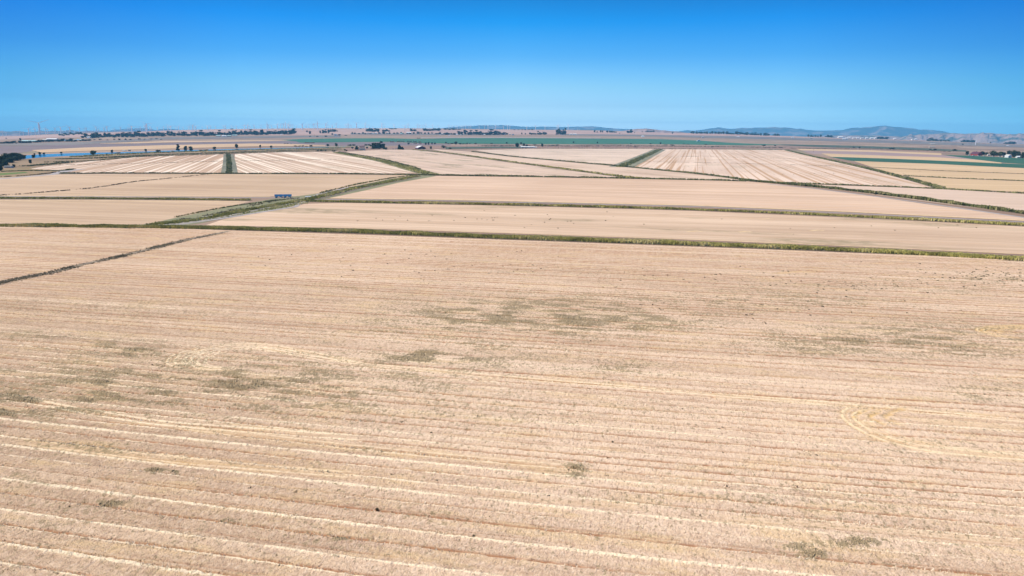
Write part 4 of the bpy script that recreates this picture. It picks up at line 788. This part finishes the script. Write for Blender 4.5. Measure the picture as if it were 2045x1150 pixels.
def treeline(desc, u0, v0, u1, v1, n, h, w, tone='f', kinds=('round', 'wide', 'tall'), jv=.5, jh=.35, curve=None):
    for i in range(n):
        q = (i+.5)/n+random.uniform(-.25, .25)/n; u = u0+(u1-u0)*q; v = v0+(v1-v0)*q if curve is None else float(np.interp(u, *zip(*curve)))
        v += random.uniform(-jv, jv)
        tree_at(u, v, 1.3*w*random.uniform(.8, 1.3), 1.3*h*random.uniform(1-jh, 1+jh), f'dark tree {desc}, {ordn(i)} from left', f'trees {desc}', random.choice(kinds), tone)
treeline('in the long line left of the green roofs', 164, 273, 424, 271, 54, 6.0, 7.5, curve=[(164, 276), (215, 274), (330, 271.5), (424, 271)], jv=1.0)
treeline('in the long line right of the green roofs', 424, 270.5, 590, 267.8, 36, 6.0, 7, jv=.8)
treeline('on the hillside behind the far left sheds', 118, 269, 166, 270, 14, 3.2, 5, curve=[(118, 271), (140, 270), (175, 268)], jv=2)
treeline('hiding the base of the far left sheds', 0, 286.5, 180, 281.5, 30, 3.4, 7.5, jv=.8, kinds=('wide', 'round'), curve=[(0, 286.5), (50, 285.5), (100, 283), (180, 281)])
treeline('scattered below the left tree line', 185, 280.5, 330, 278.3, 12, 2.0, 5, jv=.6, kinds=('wide', 'round'))
treeline('in the clump on the slope left of the town', 637, 266, 658, 266.5, 4, 5.5, 5); treeline('in the fan of trees behind the white barn', 658, 263.5, 674, 263, 4, 3.2, 5)
treeline('in the grove above the small town', 733, 263, 756, 263.5, 6, 5, 6); treeline('in the small grove right of the town grove', 764, 263.5, 778, 263, 4, 3.6, 4)
treeline('on the ridge right of the town grove', 780, 258.6, 793, 258.2, 3, 2.8, 4.5); treeline('in the clump on the slope over the small town', 820, 261.8, 830, 262, 3, 4, 5)
treeline('among the houses of the small town', 700, 267.8, 865, 267.3, 24, 2.6, 4.5, jv=.6)
treeline('in the long low hedge above the big grove', 845, 261.5, 880, 260.8, 7, 3.6, 7, kinds=('wide', 'round')); treeline('in the ridge hedge left of the blue mountains', 886, 259, 922, 259.2, 7, 2.4, 6.5, kinds=('wide',))
treeline('left of the big grove near the centre', 868, 268.5, 912, 268.6, 7, 2.6, 6); treeline('in the left part of the big grove', 914, 268.8, 955, 268.8, 7, 5.4, 6.5); treeline('in the right part of the big grove', 958, 269.2, 1000, 269.2, 8, 6.3, 7.5)
treeline('in the small clump right of the big grove', 1003, 269, 1014, 269, 3, 4.2, 5); treeline('in the row left of the tall grove', 1056, 268.6, 1092, 268.6, 9, 3.6, 4.6); treeline('in the tall grove left of the long white shed', 1110, 268.8, 1131, 268.8, 6, 7, 5, kinds=('tall', 'round'))
treeline('in the thin hedge on the ridge at the centre', 1025, 259.6, 1066, 259.6, 6, 1.8, 6, kinds=('wide',), jv=.2); treeline('in the low row on the pale slope', 1217, 265, 1231, 265, 4, 2.6, 4.2, jv=.2); treeline('in the clump before the far hedge row', 1254, 265.2, 1263, 265.2, 3, 4, 5, jv=.2)
treeline('in the far dark hedge row right of centre', 1288, 264, 1306, 264, 5, 2.2, 5, jv=.1, kinds=('wide',))
treeline('in the long row below the blue mountains', 1378, 266.8, 1538, 271, 30, 3.6, 5.2, jv=.3, curve=[(1378, 266.5), (1440, 267.6), (1500, 269.6), (1540, 271.5)], kinds=('round', 'tall', 'wide'))
treeline('in the short row right of the long row', 1543, 271.3, 1557, 271.6, 5, 3.2, 3.2, jv=.2); treeline('in the faint row below the blue mountains', 1612, 273.3, 1640, 274, 6, 3.4, 3, jv=.2, kinds=('tall', 'round')); treeline('in the dark block left of the white sheds', 1648, 273.6, 1663, 273.7, 5, 3.4, 4, jv=.1)
treeline('right of the far white sheds', 1752, 277.2, 1772, 277.4, 5, 3.2, 5.5, jv=.2); treeline('in front of the pale hills at the right', 1850, 281, 1897, 282.6, 9, 3.6, 5.5, jv=.3); treeline('near the white tower on the right', 1920, 283.3, 1948, 284, 6, 3.2, 6.5, jv=.2)
treeline('in the dark mound before the dry hills', 2006, 287.3, 2028, 287.8, 5, 3, 8, jv=.2)
treeline('in the green hedge behind the farm vehicles', 1978, 310.5, 2008, 311.5, 6, 7.5, 9, tone='m', jv=.3, kinds=('round', 'wide'))
treeline('in the windbreak right of the farmhouse', 741, 297.3, 763, 297.6, 5, 10, 8.5, tone='d', jv=.2, kinds=('round', 'tall')); tree_at(766, 298, 10, 12.5, 'tallest tree at the right end of the farmhouse windbreak', 'scattered single trees', 'round', 'd', 1); tree_at(771, 298.8, 8, 5.5, 'low tree at the foot of the windbreak, right end', 'scattered single trees', 'wide', 'd', 0)
SPECS.sort(key=lambda a: -a[2]*a[3]); print('trees', len(SPECS))
for a in sorted(SPECS[:294], key=lambda a: a[0]): tree_real(*a)
FV = []; FT = []
for a in SPECS[294:]:
    p = G(a[0], a[1]); m_ = mpp(p); n_ = 90; d_ = rng.normal(size=(n_, 3)); d_ /= np.linalg.norm(d_, axis=1)[:, None]; c_ = d_*(rng.random(n_)**.4)[:, None]
    c_ = c_*[a[2]*m_*.42, a[2]*m_*.42, a[3]*m_*.42]+[0, 0, a[3]*m_*.52]; s_ = .13*a[3]*m_*(.6+.8*rng.random(n_))[:, None]
    q_ = rng.normal(size=(n_, 3)); q_ /= np.linalg.norm(q_, axis=1)[:, None]; r_ = np.cross(q_, d_); FV.append((np.stack([c_-q_*s_-r_*s_, c_+q_*s_-r_*s_, c_+q_*s_+r_*s_, c_-q_*s_+r_*s_], 1)+p).reshape(-1, 3)); FT.append(np.repeat(rng.random(n_), 4))
FV = np.concatenate(FV); tag(add('distant_trees', npmesh('distant_trees', FV, np.arange(len(FV)).reshape(-1, 4), lf_far, dict(tint=np.concatenate(FT)))), 'smallest distant trees and hedge bushes along the rise below the horizon', kind='stuff')
def bushes(desc, pts, h, w, tone='d'):
    for i, (u, v) in enumerate(pts): bush_at(u, v, w*random.uniform(.8, 1.3), h*random.uniform(.75, 1.25), f'dark bush {desc}, {ordn(i)} from left', f'bushes {desc}', tone)
bushes('in the river reeds below the olive tree', [(203, 310), (214, 308.5), (231, 306.5), (238, 306)], 2, 6)
bushes('on the levee below the three river trees', [(322, 305), (335, 304.5), (346, 303.5), (402, 300.8), (412, 300.3)], 2, 8)
bushes('along the levee left of the hay row', [(590, 292.4), (598, 292.5), (605, 292.6), (612, 292.7)], 2.2, 7)
bushes('behind the farmhouse', [(699, 291.5), (706, 291.3), (731, 290.8), (737, 290.7)], 3, 7)
bushes('near the field edge left of the farmhouse', [(635, 302.3), (641, 302.1), (645, 302), (650, 302), (664, 303), (668, 303.2), (689, 301), (692, 301.5)], 3.5, 4, 'm')
bushes('on the green field edge right of the big tree', [(896, 287.6), (902, 287.8), (919, 288), (926, 288)], 2.2, 6)
bushes('in the reddish marsh below the green field', [(1068, 289), (1105, 290.5), (1113, 290.3), (1268, 293.8), (1343, 290.5), (1330, 290), (1422, 294), (1560, 295.2), (1410, 289), (1375, 288.5), (1365, 288.3)], 1.8, 7)
bushes('on the diagonal ditch below the farmhouse', [(700, 309.5), (702, 310), (728, 316), (836, 341), (857, 346)], 1.8, 6)
bushes('along the dark ditch above the gravel road', [(1610, 372), (1660, 377), (1750, 388), (1768, 390), (1800, 394), (1900, 406), (1935, 411), (1990, 419)], 3.0, 9)

# ------------------------------------------------------------------ utility poles
wood = plain('pole_wood', (.10, .08, .065), .9, .2, 3); glassy = plain('insulator_glass', (.3, .3, .28), .3)
def make_pole():
    r = empty('utility_pole'); MB().tube((0, 0, -.3), (0, 0, 12), .32, .22, 8).build('shaft', wood, r)
    MB().box(-1.3, 1.3, -.12, .12, 11.0, 11.3).build('crossarm', wood, r)
    for x in (-1.1, 1.1): MB().tube((x, 0, 11.3), (x, 0, 11.7), .09, .06, 6).build('insulator', glassy, r)
    return r
pp = reg(make_pole())
for i, (u, v, h, lb) in enumerate([(200.5, 322, 13, 'at the left edge of the left striped field'), (272, 317.5, 10, 'by the left striped field, second from the left'), (411.5, 312, 11, 'standing in the left striped field near the upright ditch'), (534.5, 307, 8, 'beside the pink striped field, left of two'),
        (592.5, 305, 8, 'in the pink striped field, right of two'), (932.5, 296.5, 9, 'on the dark marsh right of the barn yard'), (1017, 296.8, 9, 'left of the white ranch building'), (1115.5, 296.5, 8, 'right of the lone tree by the ranch'), (1162.5, 296.8, 8, 'above the pale upper field, centre'),
        (1255.5, 296.8, 8.5, 'above the pale upper field, below the dark bush line'), (1300, 296, 8, 'above the pale upper field beside the dark ditch'), (1624.5, 304, 8, 'at the left end of the tan strips'), (808.5, 264, 9, 'on the far slope above the small town'),
        (628.5, 273, 6, 'on the slope above the green field edge'), (1957.8, 305, 7, 'rising behind the red barn'), (1972.3, 306, 8, 'right of the red barn, left of a pair'), (1976, 306.2, 8, 'right of the red barn, right of a pair'), (1981.7, 306.5, 7, 'rising from the green hedge at the farm'),
        (1990.5, 306.5, 7, 'right end of the green farm hedge'), (1473, 266, 9, 'thin and tall before the blue mountains')]):
    o = pp if i == 0 else copy_tree(pp); p = G(u, v); o.location = p; s = h*mpp(p)/12; o.scale = (s*.8, s*.8, s); o.rotation_euler.z = .9
    tag(o, f'wooden utility pole {lb}', 'utility pole', 'wooden utility poles')

# ------------------------------------------------------------------ buildings
win = plain('window_glass', (.03, .035, .04), .15); door_m = plain('door_paint', (.25, .22, .2), .6)
RC = dict(white=(.74, .74, .72), teal=(.42, .62, .58), blue=(.20, .42, .60), grey=(.38, .38, .38), dark=(.07, .075, .08), red=(.28, .05, .045), tan=(.42, .36, .28), rust=(.20, .10, .08), wine=(.10, .035, .05), cream=(.60, .57, .50))
def mt(c, k): return plain(f'{c}_{k}', RC[c], .55 if k == 'roof' else .8, .08, .8)
def building(u, v, wpx, hpx, roof, wall, label, yaw=0.0, deep=.5, name='shed', cat='shed', ridge='x', group=None, eave=.62, windows=0, door=True, depth_m=None):
    p = G(u, v); m = mpp(p); W_ = wpx*m/2; H_ = hpx*m; D_ = depth_m/2 if depth_m else W_*deep; r = empty(name, p, yaw); e = H_*eave
    a = MB(); a.box(-W_, W_, -D_, D_, -.5, e)
    if ridge == 'x':
        for x in (-W_, W_):
            q = [(x, -D_, e), (x, D_, e), (x, 0, H_)]; a.face(q if x > 0 else q[::-1])
        rf = MB(); oh = .5
        for sg in (-1, 1):
            y0 = sg*(D_+oh); ze = e-(H_-e)*oh/D_
            rf.hexa([(-W_-oh, y0, ze), (W_+oh, y0, ze), (W_+oh, 0, H_), (-W_-oh, 0, H_), (-W_-oh, y0, ze+.25), (W_+oh, y0, ze+.25), (W_+oh, 0, H_+.25), (-W_-oh, 0, H_+.25)] if sg < 0 else
                    [(W_+oh, y0, ze), (-W_-oh, y0, ze), (-W_-oh, 0, H_), (W_+oh, 0, H_), (W_+oh, y0, ze+.25), (-W_-oh, y0, ze+.25), (-W_-oh, 0, H_+.25), (W_+oh, 0, H_+.25)])
    else:
        for y in (-D_, D_):
            q = [(-W_, y, e), (W_, y, e), (0, y, H_)]; a.face(q if y < 0 else q[::-1])
        rf = MB(); oh = .5
        for sg in (-1, 1):
            x0 = sg*(W_+oh); ze = e-(H_-e)*oh/W_
            rf.hexa([(x0, -D_-oh, ze), (x0, D_+oh, ze), (0, D_+oh, H_), (0, -D_-oh, H_), (x0, -D_-oh, ze+.25), (x0, D_+oh, ze+.25), (0, D_+oh, H_+.25), (0, -D_-oh, H_+.25)] if sg > 0 else
                    [(x0, D_+oh, ze), (x0, -D_-oh, ze), (0, -D_-oh, H_), (0, D_+oh, H_), (x0, D_+oh, ze+.25), (x0, -D_-oh, ze+.25), (0, -D_-oh, H_+.25), (0, D_+oh, H_+.25)])
    a.build('wall', mt(wall, 'wall'), r); rf.build('roof', mt(roof, 'roof'), r)
    if door: dw = min(2.2, W_*.3); MB().box(-dw, dw, -D_-.08, -D_+.05, 0, min(e*.8, 4)).build('door', door_m, r)
    for i in range(windows):
        x = -W_*.8+1.6*W_*(i+.5)/windows
        if abs(x) < W_*.32 and door: continue
        MB().box(x-.7, x+.7, -D_-.07, -D_+.05, e*.4, e*.75).build('window', win, r)
    return tag(r, label, cat, group)
g1 = 'farm sheds at the far left'
building(61.5, 283.5, 31, 3.4, 'teal', 'grey', 'long low shed with a pale green roof at the far left', name='long_shed', group=g1, deep=.35)
building(104.5, 279.8, 21, 3.6, 'white', 'cream', 'bright white roofed shed at the far left, behind the long green roofed one', group=g1, deep=.35)
building(126, 282, 14, 3, 'blue', 'grey', 'blue roofed shed right of the bright white roofed shed', group=g1, deep=.4)
building(90, 280.3, 8, 2.4, 'cream', 'grey', 'small pale shed between the long green roof and the white roof', group=g1)
for i, (u, v, w_, h_, c_) in enumerate([(139, 280.5, 5, 2.4, 'teal'), (144.5, 279.8, 4, 2.4, 'white'), (150.5, 281, 5, 2.5, 'cream'), (156, 280.3, 5, 2.2, 'blue'), (162, 281, 5, 2.6, 'teal'), (168, 280, 4.5, 2.2, 'white'), (174, 280.8, 4.5, 2.2, 'blue')]):
    building(u, v, w_, h_, c_, 'cream', f'small house with a {"pale green" if c_ == "teal" else c_} roof in the left settlement, {ordn(i)} from the left', name='house', cat='house', group='small houses of the left settlement', windows=3)
building(180, 276, 11, 3.2, 'white', 'white', 'white tapering shed standing alone at the right end of the left settlement', yaw=.3, group=g1)
building(436, 272.3, 9, 2.6, 'teal', 'grey', 'pale green roofed shed in the left tree line, leftmost of four', group='green roofed sheds in the tree line', deep=.3)
building(448, 272.8, 9, 2.8, 'white', 'white', 'white shed in the left tree line, second of four', group='green roofed sheds in the tree line', deep=.3)
building(458, 272.5, 8, 2.4, 'teal', 'dark', 'dark walled shed with pale green roof, third of four', group='green roofed sheds in the tree line', deep=.3)
building(469, 271.6, 9, 2.6, 'teal', 'grey', 'pale green roofed shed in the left tree line, rightmost of four', group='green roofed sheds in the tree line', deep=.3)
building(562, 269.5, 2.6, 1.8, 'white', 'white', 'tiny white hut below the tallest tree of the left tree line', name='hut', cat='hut')
building(670.5, 270.6, 6.5, 3.6, 'cream', 'white', 'white barn alone on the slope left of the small town', name='barn', cat='barn', ridge='y', deep=.8)
for i, (u, v, w_, h_, c_) in enumerate([(735, 266.6, 3, 1.8, 'grey'), (744, 267.2, 3.5, 2, 'white'), (751, 267.4, 3.5, 2.6, 'white'), (760, 266.8, 3, 2, 'grey'), (767, 267.2, 3.5, 2.2, 'cream'), (776, 266.6, 4, 2.2, 'white'), (786, 267, 3.5, 1.8, 'grey'), (794, 266.8, 4, 2.2, 'white'), (802.5, 267.6, 6, 2.2, 'teal')]):
    building(u, v, w_, h_, c_, 'cream', f'small {"green" if c_ == "teal" else c_} roofed house in the small town, {ordn(i)} from the left', name='house', cat='house', group='houses of the small town', windows=3)
building(816.5, 266.6, 9, 2.8, 'white', 'grey', 'wide white roofed shed at the right end of the small town')
building(884, 268.6, 5.5, 2.6, 'cream', 'grey', 'pale roofed building left of the big grove')
building(879, 270.2, 2.2, 1.6, 'white', 'white', 'tiny white hut left of the big grove, lower one', name='hut', cat='hut')
building(896.5, 270.9, 2.6, 1.3, 'white', 'white', 'tiny white hut in the brown field before the big grove, left one', name='hut', cat='hut')
building(912.8, 269.7, 4.4, 2, 'white', 'white', 'small white house at the left foot of the big grove', name='house', cat='house', windows=2)
building(920.5, 270, 3, 1.4, 'cream', 'white', 'tiny pale house right of the small white house', name='house', cat='house')
building(967.5, 269.7, 3.4, 2, 'white', 'white', 'small white house in the middle of the big grove', name='house', cat='house')
building(1008.3, 269.2, 2.6, 1.8, 'white', 'white', 'tiny white house right of the big grove', name='house', cat='house')
building(1018.5, 269, 3.4, 2.4, 'cream', 'cream', 'pale house between the big grove and the bright white house', name='house', cat='house')
building(1024.5, 270, 5, 3, 'white', 'white', 'bright white gabled house right of the big grove', name='house', cat='house', ridge='y', windows=2)
building(1112, 269.3, 6, 2.2, 'rust', 'cream', 'small house at the left foot of the tall grove', name='house', cat='house', windows=2)
building(1140, 269.5, 4.6, 2.6, 'white', 'cream', 'white box-like shed right of the tall grove')
building(1147.8, 269.4, 7.6, 2.4, 'white', 'grey', 'long white shed right of the tall grove')
building(1283.5, 273.4, 5.5, 2.3, 'white', 'white', 'lone white shed on the grey green marsh'); building(1403.5, 275.5, 5, 2.4, 'grey', 'grey', 'grey shed on the marsh above the white tent-like shed')
building(1395, 282.3, 6.5, 3, 'white', 'white', 'bright white tent-like shed at the edge of the green field', ridge='y')
building(1474, 273.2, 5, 1.3, 'white', 'white', 'long thin white shed below the long tree row'); building(1583, 275, 4, 1.4, 'white', 'white', 'small white shed on the pale flats right of centre'); building(1620, 276.5, 3.2, 2.4, 'white', 'dark', 'small white roofed shed with dark base on the pale flats')
for i, (u, v, w_, h_, c_) in enumerate([(1678, 274.7, 9, 3, 'white'), (1684, 278.4, 4, 2.4, 'white'), (1690, 278, 5, 3, 'white'), (1695.5, 274.5, 5, 2.8, 'white'), (1706, 275.6, 6, 2.2, 'cream'), (1713, 275, 5, 2.6, 'white'), (1722, 275.8, 7, 2.4, 'cream'), (1731, 275.6, 5, 3, 'white'), (1741, 275.8, 7, 2.8, 'white'), (1749, 276, 6, 2.8, 'white'), (1787, 277.7, 5, 2.4, 'white'), (1824, 278, 7, 2.4, 'cream'), (1829, 278, 4, 3, 'white')]):
    building(u, v, w_, h_, c_, 'white', f'{"pale" if c_ == "cream" else "white"} building of the far right settlement below the mountain, {ordn(i)} from the left', name='warehouse', cat='building', group='white buildings below the mountain', door=False)
building(1862, 288, 9, 1.2, 'cream', 'tan', 'long low pale shed on the right flats, upper one'); building(1860.5, 293.8, 11, 1.8, 'tan', 'tan', 'long low tan shed on the right flats, lower one')
building(2011.5, 291.4, 4, 1.5, 'white', 'grey', 'tiny white house on the flats at the right edge', name='house', cat='house')
# farmhouse group, ranch, barns
building(723.5, 300, 10.5, 4, 'dark', 'cream', 'farmhouse with a dark roof and pale walls beside the pointed tree', name='farmhouse', cat='house', windows=4, deep=.6)
building(723, 294.5, 10, 3.6, 'rust', 'tan', 'house with a brown roof behind the farmhouse', name='house', cat='house', windows=3)
building(727, 299.4, 5, 2.0, 'teal', 'white', 'small pale green roofed lean-to in front of the farmhouse', name='lean_to', cat='shed')
b = building(839.5, 297.5, 16, 6.2, 'white', 'wine', 'large barn with white roof and dark red gable by the olive ditch', name='barn', cat='barn', ridge='y', depth_m=34, eave=.5, yaw=R_(28))
building(1054, 295, 28, 2.7, 'white', 'grey', 'long low white ranch building among trees', name='ranch_building', cat='building', windows=7, depth_m=12)
building(1040.5, 292.7, 5, 2.2, 'cream', 'tan', 'small pale shed behind the left end of the ranch building')
building(1069.5, 295, 5, 2.0, 'white', 'cream', 'small white shed at the right end of the ranch building')
building(1949.5, 310.3, 15, 7.2, 'wine', 'red', 'red barn with a dark gable at the right', name='barn', cat='barn', ridge='y', depth_m=26, eave=.45, yaw=R_(28))
building(1941, 310, 5, 5.4, 'cream', 'white', 'narrow white shed immediately left of the red barn', ridge='y'); building(2013, 314.6, 10, 6, 'cream', 'white', 'white gabled house at the right edge', name='house', cat='house', windows=3, ridge='y', depth_m=12, yaw=.4)
building(2035, 315.4, 11, 4, 'white', 'cream', 'low white house rightmost at the farm', name='house', cat='house', windows=3); building(2005, 313.2, 8, 3, 'dark', 'tan', 'small dark roofed shed left of the white gabled house')
building(1974, 311, 5, 3.6, 'tan', 'cream', 'small pale shed between the red barn and the green hedge')
building(248.5, 301.5, 6, 1.8, 'cream', 'tan', 'tiny pale hut on the far river bank', name='hut', cat='hut'); building(258.5, 301.3, 4, 2.8, 'dark', 'dark', 'tiny dark hut on the far river bank', name='hut', cat='hut')
building(18, 335, 15, 4.2, 'dark', 'grey', 'dark roofed house under the big trees at the left edge', name='house', cat='house', windows=3)
# white tower
p = G(1948, 290); m_ = mpp(p); tw = empty('water_tower', p); MB().tube((0, 0, -.5), (0, 0, 6.5*m_), .5*m_, .4*m_, 12).build('shaft', white, tw); MB().tube((0, 0, 6.5*m_), (0, 0, 9*m_), .62*m_, .62*m_, 14).tube((0, 0, 9*m_), (0, 0, 9.6*m_), .62*m_, .1*m_, 14).build('tank', white, tw)
tag(tw, 'slim white tower standing on the right flats', 'tower')
# hay stacks
hay = M('hay', .95, .05); hn = hay.noise(hay.coord(0, (.4, .4, .9)), 1, 3); hay.color(hay.mix(hn, (.42, .24, .12), (.66, .44, .25)))
hay_r = plain('weathered_hay', (.42, .17, .10), .95, .25, .2)
for i, (u, v, w_, h_, mm, lb) in enumerate([(618.5, 285.7, 19, 1.7, hay_r, 'long reddish hay stack at the near corner of the green field'), (783, 284.2, 8, 2.4, hay_r, 'reddish hay stack left of the tan ones near the barn'), (796, 283.6, 7, 2.1, hay, 'leftmost tan hay stack near the barn'),
        (804, 283.2, 7, 2.3, hay, 'second tan hay stack from the left near the barn'), (817.5, 284, 9.5, 2.9, hay, 'large tan hay stack behind the barn'), (828.5, 284.2, 7, 2.9, hay, 'tan hay stack behind the barn, right of the large one'), (838, 284.8, 5.5, 2.7, hay, 'tan hay stack directly above the barn roof'),
        (829.5, 286.9, 7, 2.7, hay, 'nearest tan hay stack just above the barn'), (839, 286.9, 5.5, 2.5, hay, 'nearer tan hay stack above the right part of the barn'), (836, 276.4, 7, 1.5, hay, 'far tan hay stack at the far edge of the green field'), (560, 0, 0, 0, None, '')]):
    if not h_: continue
    p = G(u, v); m_ = mpp(p); W_ = w_*m_/2; H_ = h_*m_; D_ = 5; a = MB(); n_ = max(3, int(W_/2.4))
    for k in range(n_):
        x0 = -W_+2*W_*k/n_; x1 = -W_+2*W_*(k+1)/n_-.15; hh = H_*random.uniform(.82, 1.0); a.box(x0, x1, -D_+random.uniform(0, .3), D_, -.3, hh*.5-.05); a.box(x0, x1, -D_+random.uniform(.1, .4), D_, hh*.5, hh)
    o = a.build('hay_stack', getattr(mm, 'm', mm), None, p); tag(o, lb, 'hay stack', 'hay stacks by the green field')

# ------------------------------------------------------------------ vehicles
tyre = plain('tyre_rubber', (.02, .02, .02), .9); steel = plain('rim_steel', (.45, .45, .45), .4)
blue = plain('trailer_blue', (.11, .38, .64), .45, .12, 1.2); blue_d = plain('trailer_frame_blue', (.09, .32, .60), .5); dk = plain('dark_steel', (.04, .04, .045), .5)
def wheel(parent, x, y, r, w_):
    t = MB().tube((x, y-w_/2, r), (x, y+w_/2, r), r, r, 14).build('wheel', tyre, parent); MB().tube((x, y-w_/2-.03, r), (x, y+w_/2+.03, r), r*.5, r*.5, 10).build('rim', steel, t)
def make_hopper(L):
    """double hopper grain trailer, L metres long"""
    r = empty('grain_trailer'); h = L/2
    a = MB()
    for s in (-1, 1):                                       # two tapering hoppers joined to one open tub
        x0, x1 = (s*h, 0) if s > 0 else (0, -h); xa, xb = min(x0, x1), max(x0, x1); c_ = (xa+xb)/2
        a.hexa([(c_-.6, -.5, 1.0), (c_+.6, -.5, 1.0), (c_+.6, .5, 1.0), (c_-.6, .5, 1.0), (xa, -1.25, 2.1), (xb, -1.25, 2.1), (xb, 1.25, 2.1), (xa, 1.25, 2.1)])
    for y in (-1.25, 1.17): a.box(-h, h, y, y+.08, 2.1, 3.6)
    for x in (-h, h-.08): a.box(x, x+.08, -1.17, 1.17, 2.1, 3.6)
    a.build('tub', blue, r)
    a = MB(); n_ = 9
    for i in range(n_+1):
        x = -h+2*h*i/n_
        for y in (-1.34, 1.25): a.box(x-.06, x+.06, y, y+.09, 2.15, 3.55)
    a.build('ribs', blue_d, r)
    a = MB(); a.box(-h, h, -1.3, -1.18, 3.6, 3.72); a.box(-h, h, 1.18, 1.3, 3.6, 3.72); a.box(-h, h, -.55, -.4, .85, 1.0); a.box(-h, h, .4, .55, .85, 1.0)
    for x in (-h+.1, h-.2): a.box(x, x+.12, -.5, .5, .9, 2.2)
    a.build('frame', blue_d, r)
    MB().box(h, h+1.1, -.08, .08, .8, .95).build('drawbar', dk, r)
    for x in (-h+.9, -h+2.1, h-1.0):
        for y in (-1.05, 1.05): wheel(r, x, y, .52, .42)
    fl = MB().box(-h+.1, h-.1, -1.16, 1.16, 2.2, 3.25).build('grain', plain('rice_grain', (.55, .40, .18), .95, .1, 4), r)
    return r
pa = G(557, 395.2); pb = G(574.3, 395.0); m_ = mpp(pa)
h1 = reg(make_hopper(15.8*m_)); h1.location = pa; ang = math.atan2((pb-pa)[1], (pb-pa)[0]); h1.rotation_euler.z = ang
h2 = copy_tree(h1); h2.location = pb; h2.rotation_euler.z = ang
tag(h1, 'left of two blue grain trailers parked beside the canal', 'trailer', 'blue grain trailers'); tag(h2, 'right of two blue grain trailers parked beside the canal', 'trailer', 'blue grain trailers')
def make_pickup(col, nm='pickup_truck'):
    r = empty(nm); a = MB(); a.box(-2.6, 2.6, -.95, .95, .45, 1.05); a.box(-2.6, -.6, -.95, -.85, 1.05, 1.45); a.box(-2.6, -.6, .85, .95, 1.05, 1.45); a.box(-2.6, -2.5, -.85, .85, 1.05, 1.45); a.box(1.2, 2.6, -.9, .9, 1.05, 1.25); a.build('body', col, r)
    MB().hexa([(-.6, -.9, 1.05), (1.3, -.9, 1.05), (1.3, .9, 1.05), (-.6, .9, 1.05), (-.4, -.75, 1.85), (.75, -.75, 1.85), (.75, .75, 1.85), (-.4, .75, 1.85)]).build('cab', win, r)
    for x in (-1.65, 1.65):
        for y in (-.85, .85): wheel(r, x, y, .42, .28)
    return r
wht = plain('vehicle_white', (.78, .78, .78), .35, .02); 
v1 = reg(make_pickup(wht)); v2 = reg(make_pickup(plain('vehicle_dark', (.04, .045, .06), .35, .02)))
CARS = [(581.3, 287.4, 0, 'white pickup on the ploughed strip left of the hay row'), (569, 287.3, 1, 'dark pickup on the ploughed strip, left of two'), (574.5, 287.3, 1, 'dark pickup on the ploughed strip, right of two'), (785, 298, 0, 'white vehicle parked left of the pointed tree by the barn'), (791, 297.3, 0, 'white vehicle parked right beside the pointed tree by the barn'),
        (1936, 310.3, 0, 'white vehicle left of the red barn'), (1944, 311.6, 0, 'white vehicle in front of the red barn, left'), (1955, 311.8, 0, 'white vehicle in front of the red barn, right'), (1966, 312.2, 0, 'white vehicle below the dark trees right of the red barn'), (1983.5, 312.6, 0, 'white vehicle before the green hedge, left'), (1996.5, 313, 0, 'white vehicle before the green hedge, right')]
used = set()
for u, v, k, lb in CARS:
    src = (v1, v2)[k]; o = src if k not in used else copy_tree(src); used.add(k); p = G(u, v); o.location = (p[0], p[1], p[2]+.2); s = 4.2*mpp(p)/5.2; s = max(1, s); o.scale = (s, s, s); o.rotation_euler.z = random.uniform(-.3, .3)
    tag(o, lb, 'pickup truck', 'pickups parked at the farms')
# white water tank trailer at the canal crossing
p = G(615.5, 395.5); m_ = mpp(p); r = empty('tank_trailer', p, ang); L = 11*m_/2
MB().tube((-L, 0, 1.25), (L, 0, 1.25), .72, .72, 16).build('tank', wht, r); MB().box(-L*.95, L*.95, -.6, .6, .5, .62).build('frame', dk, r); wheel(r, -L*.5, -.75, .4, .25); wheel(r, -L*.5, .75, .4, .25); wheel(r, L*.5, -.75, .4, .25); wheel(r, L*.5, .75, .4, .25)
tag(r, 'small white tank trailer beside the canal crossing', 'tank trailer')

# ------------------------------------------------------------------ the air
hz = MB().box(-44000, 44000, -3000, 44000, -302, 700); hm = bpy.data.materials.new('haze_air'); hm.use_nodes = True; ht = hm.node_tree; ht.nodes.clear()
ho = ht.nodes.new('ShaderNodeOutputMaterial'); hp = ht.nodes.new('ShaderNodeVolumePrincipled'); hp.inputs['Color'].default_value = (.24, .66, 1, 1); hp.inputs['Density'].default_value = 4.1e-5; hp.inputs['Anisotropy'].default_value = 0.0
ht.links.new(hp.outputs[0], ho.inputs['Volume']); tag(hz.build('haze', hm), kind='stuff')
print('all done')
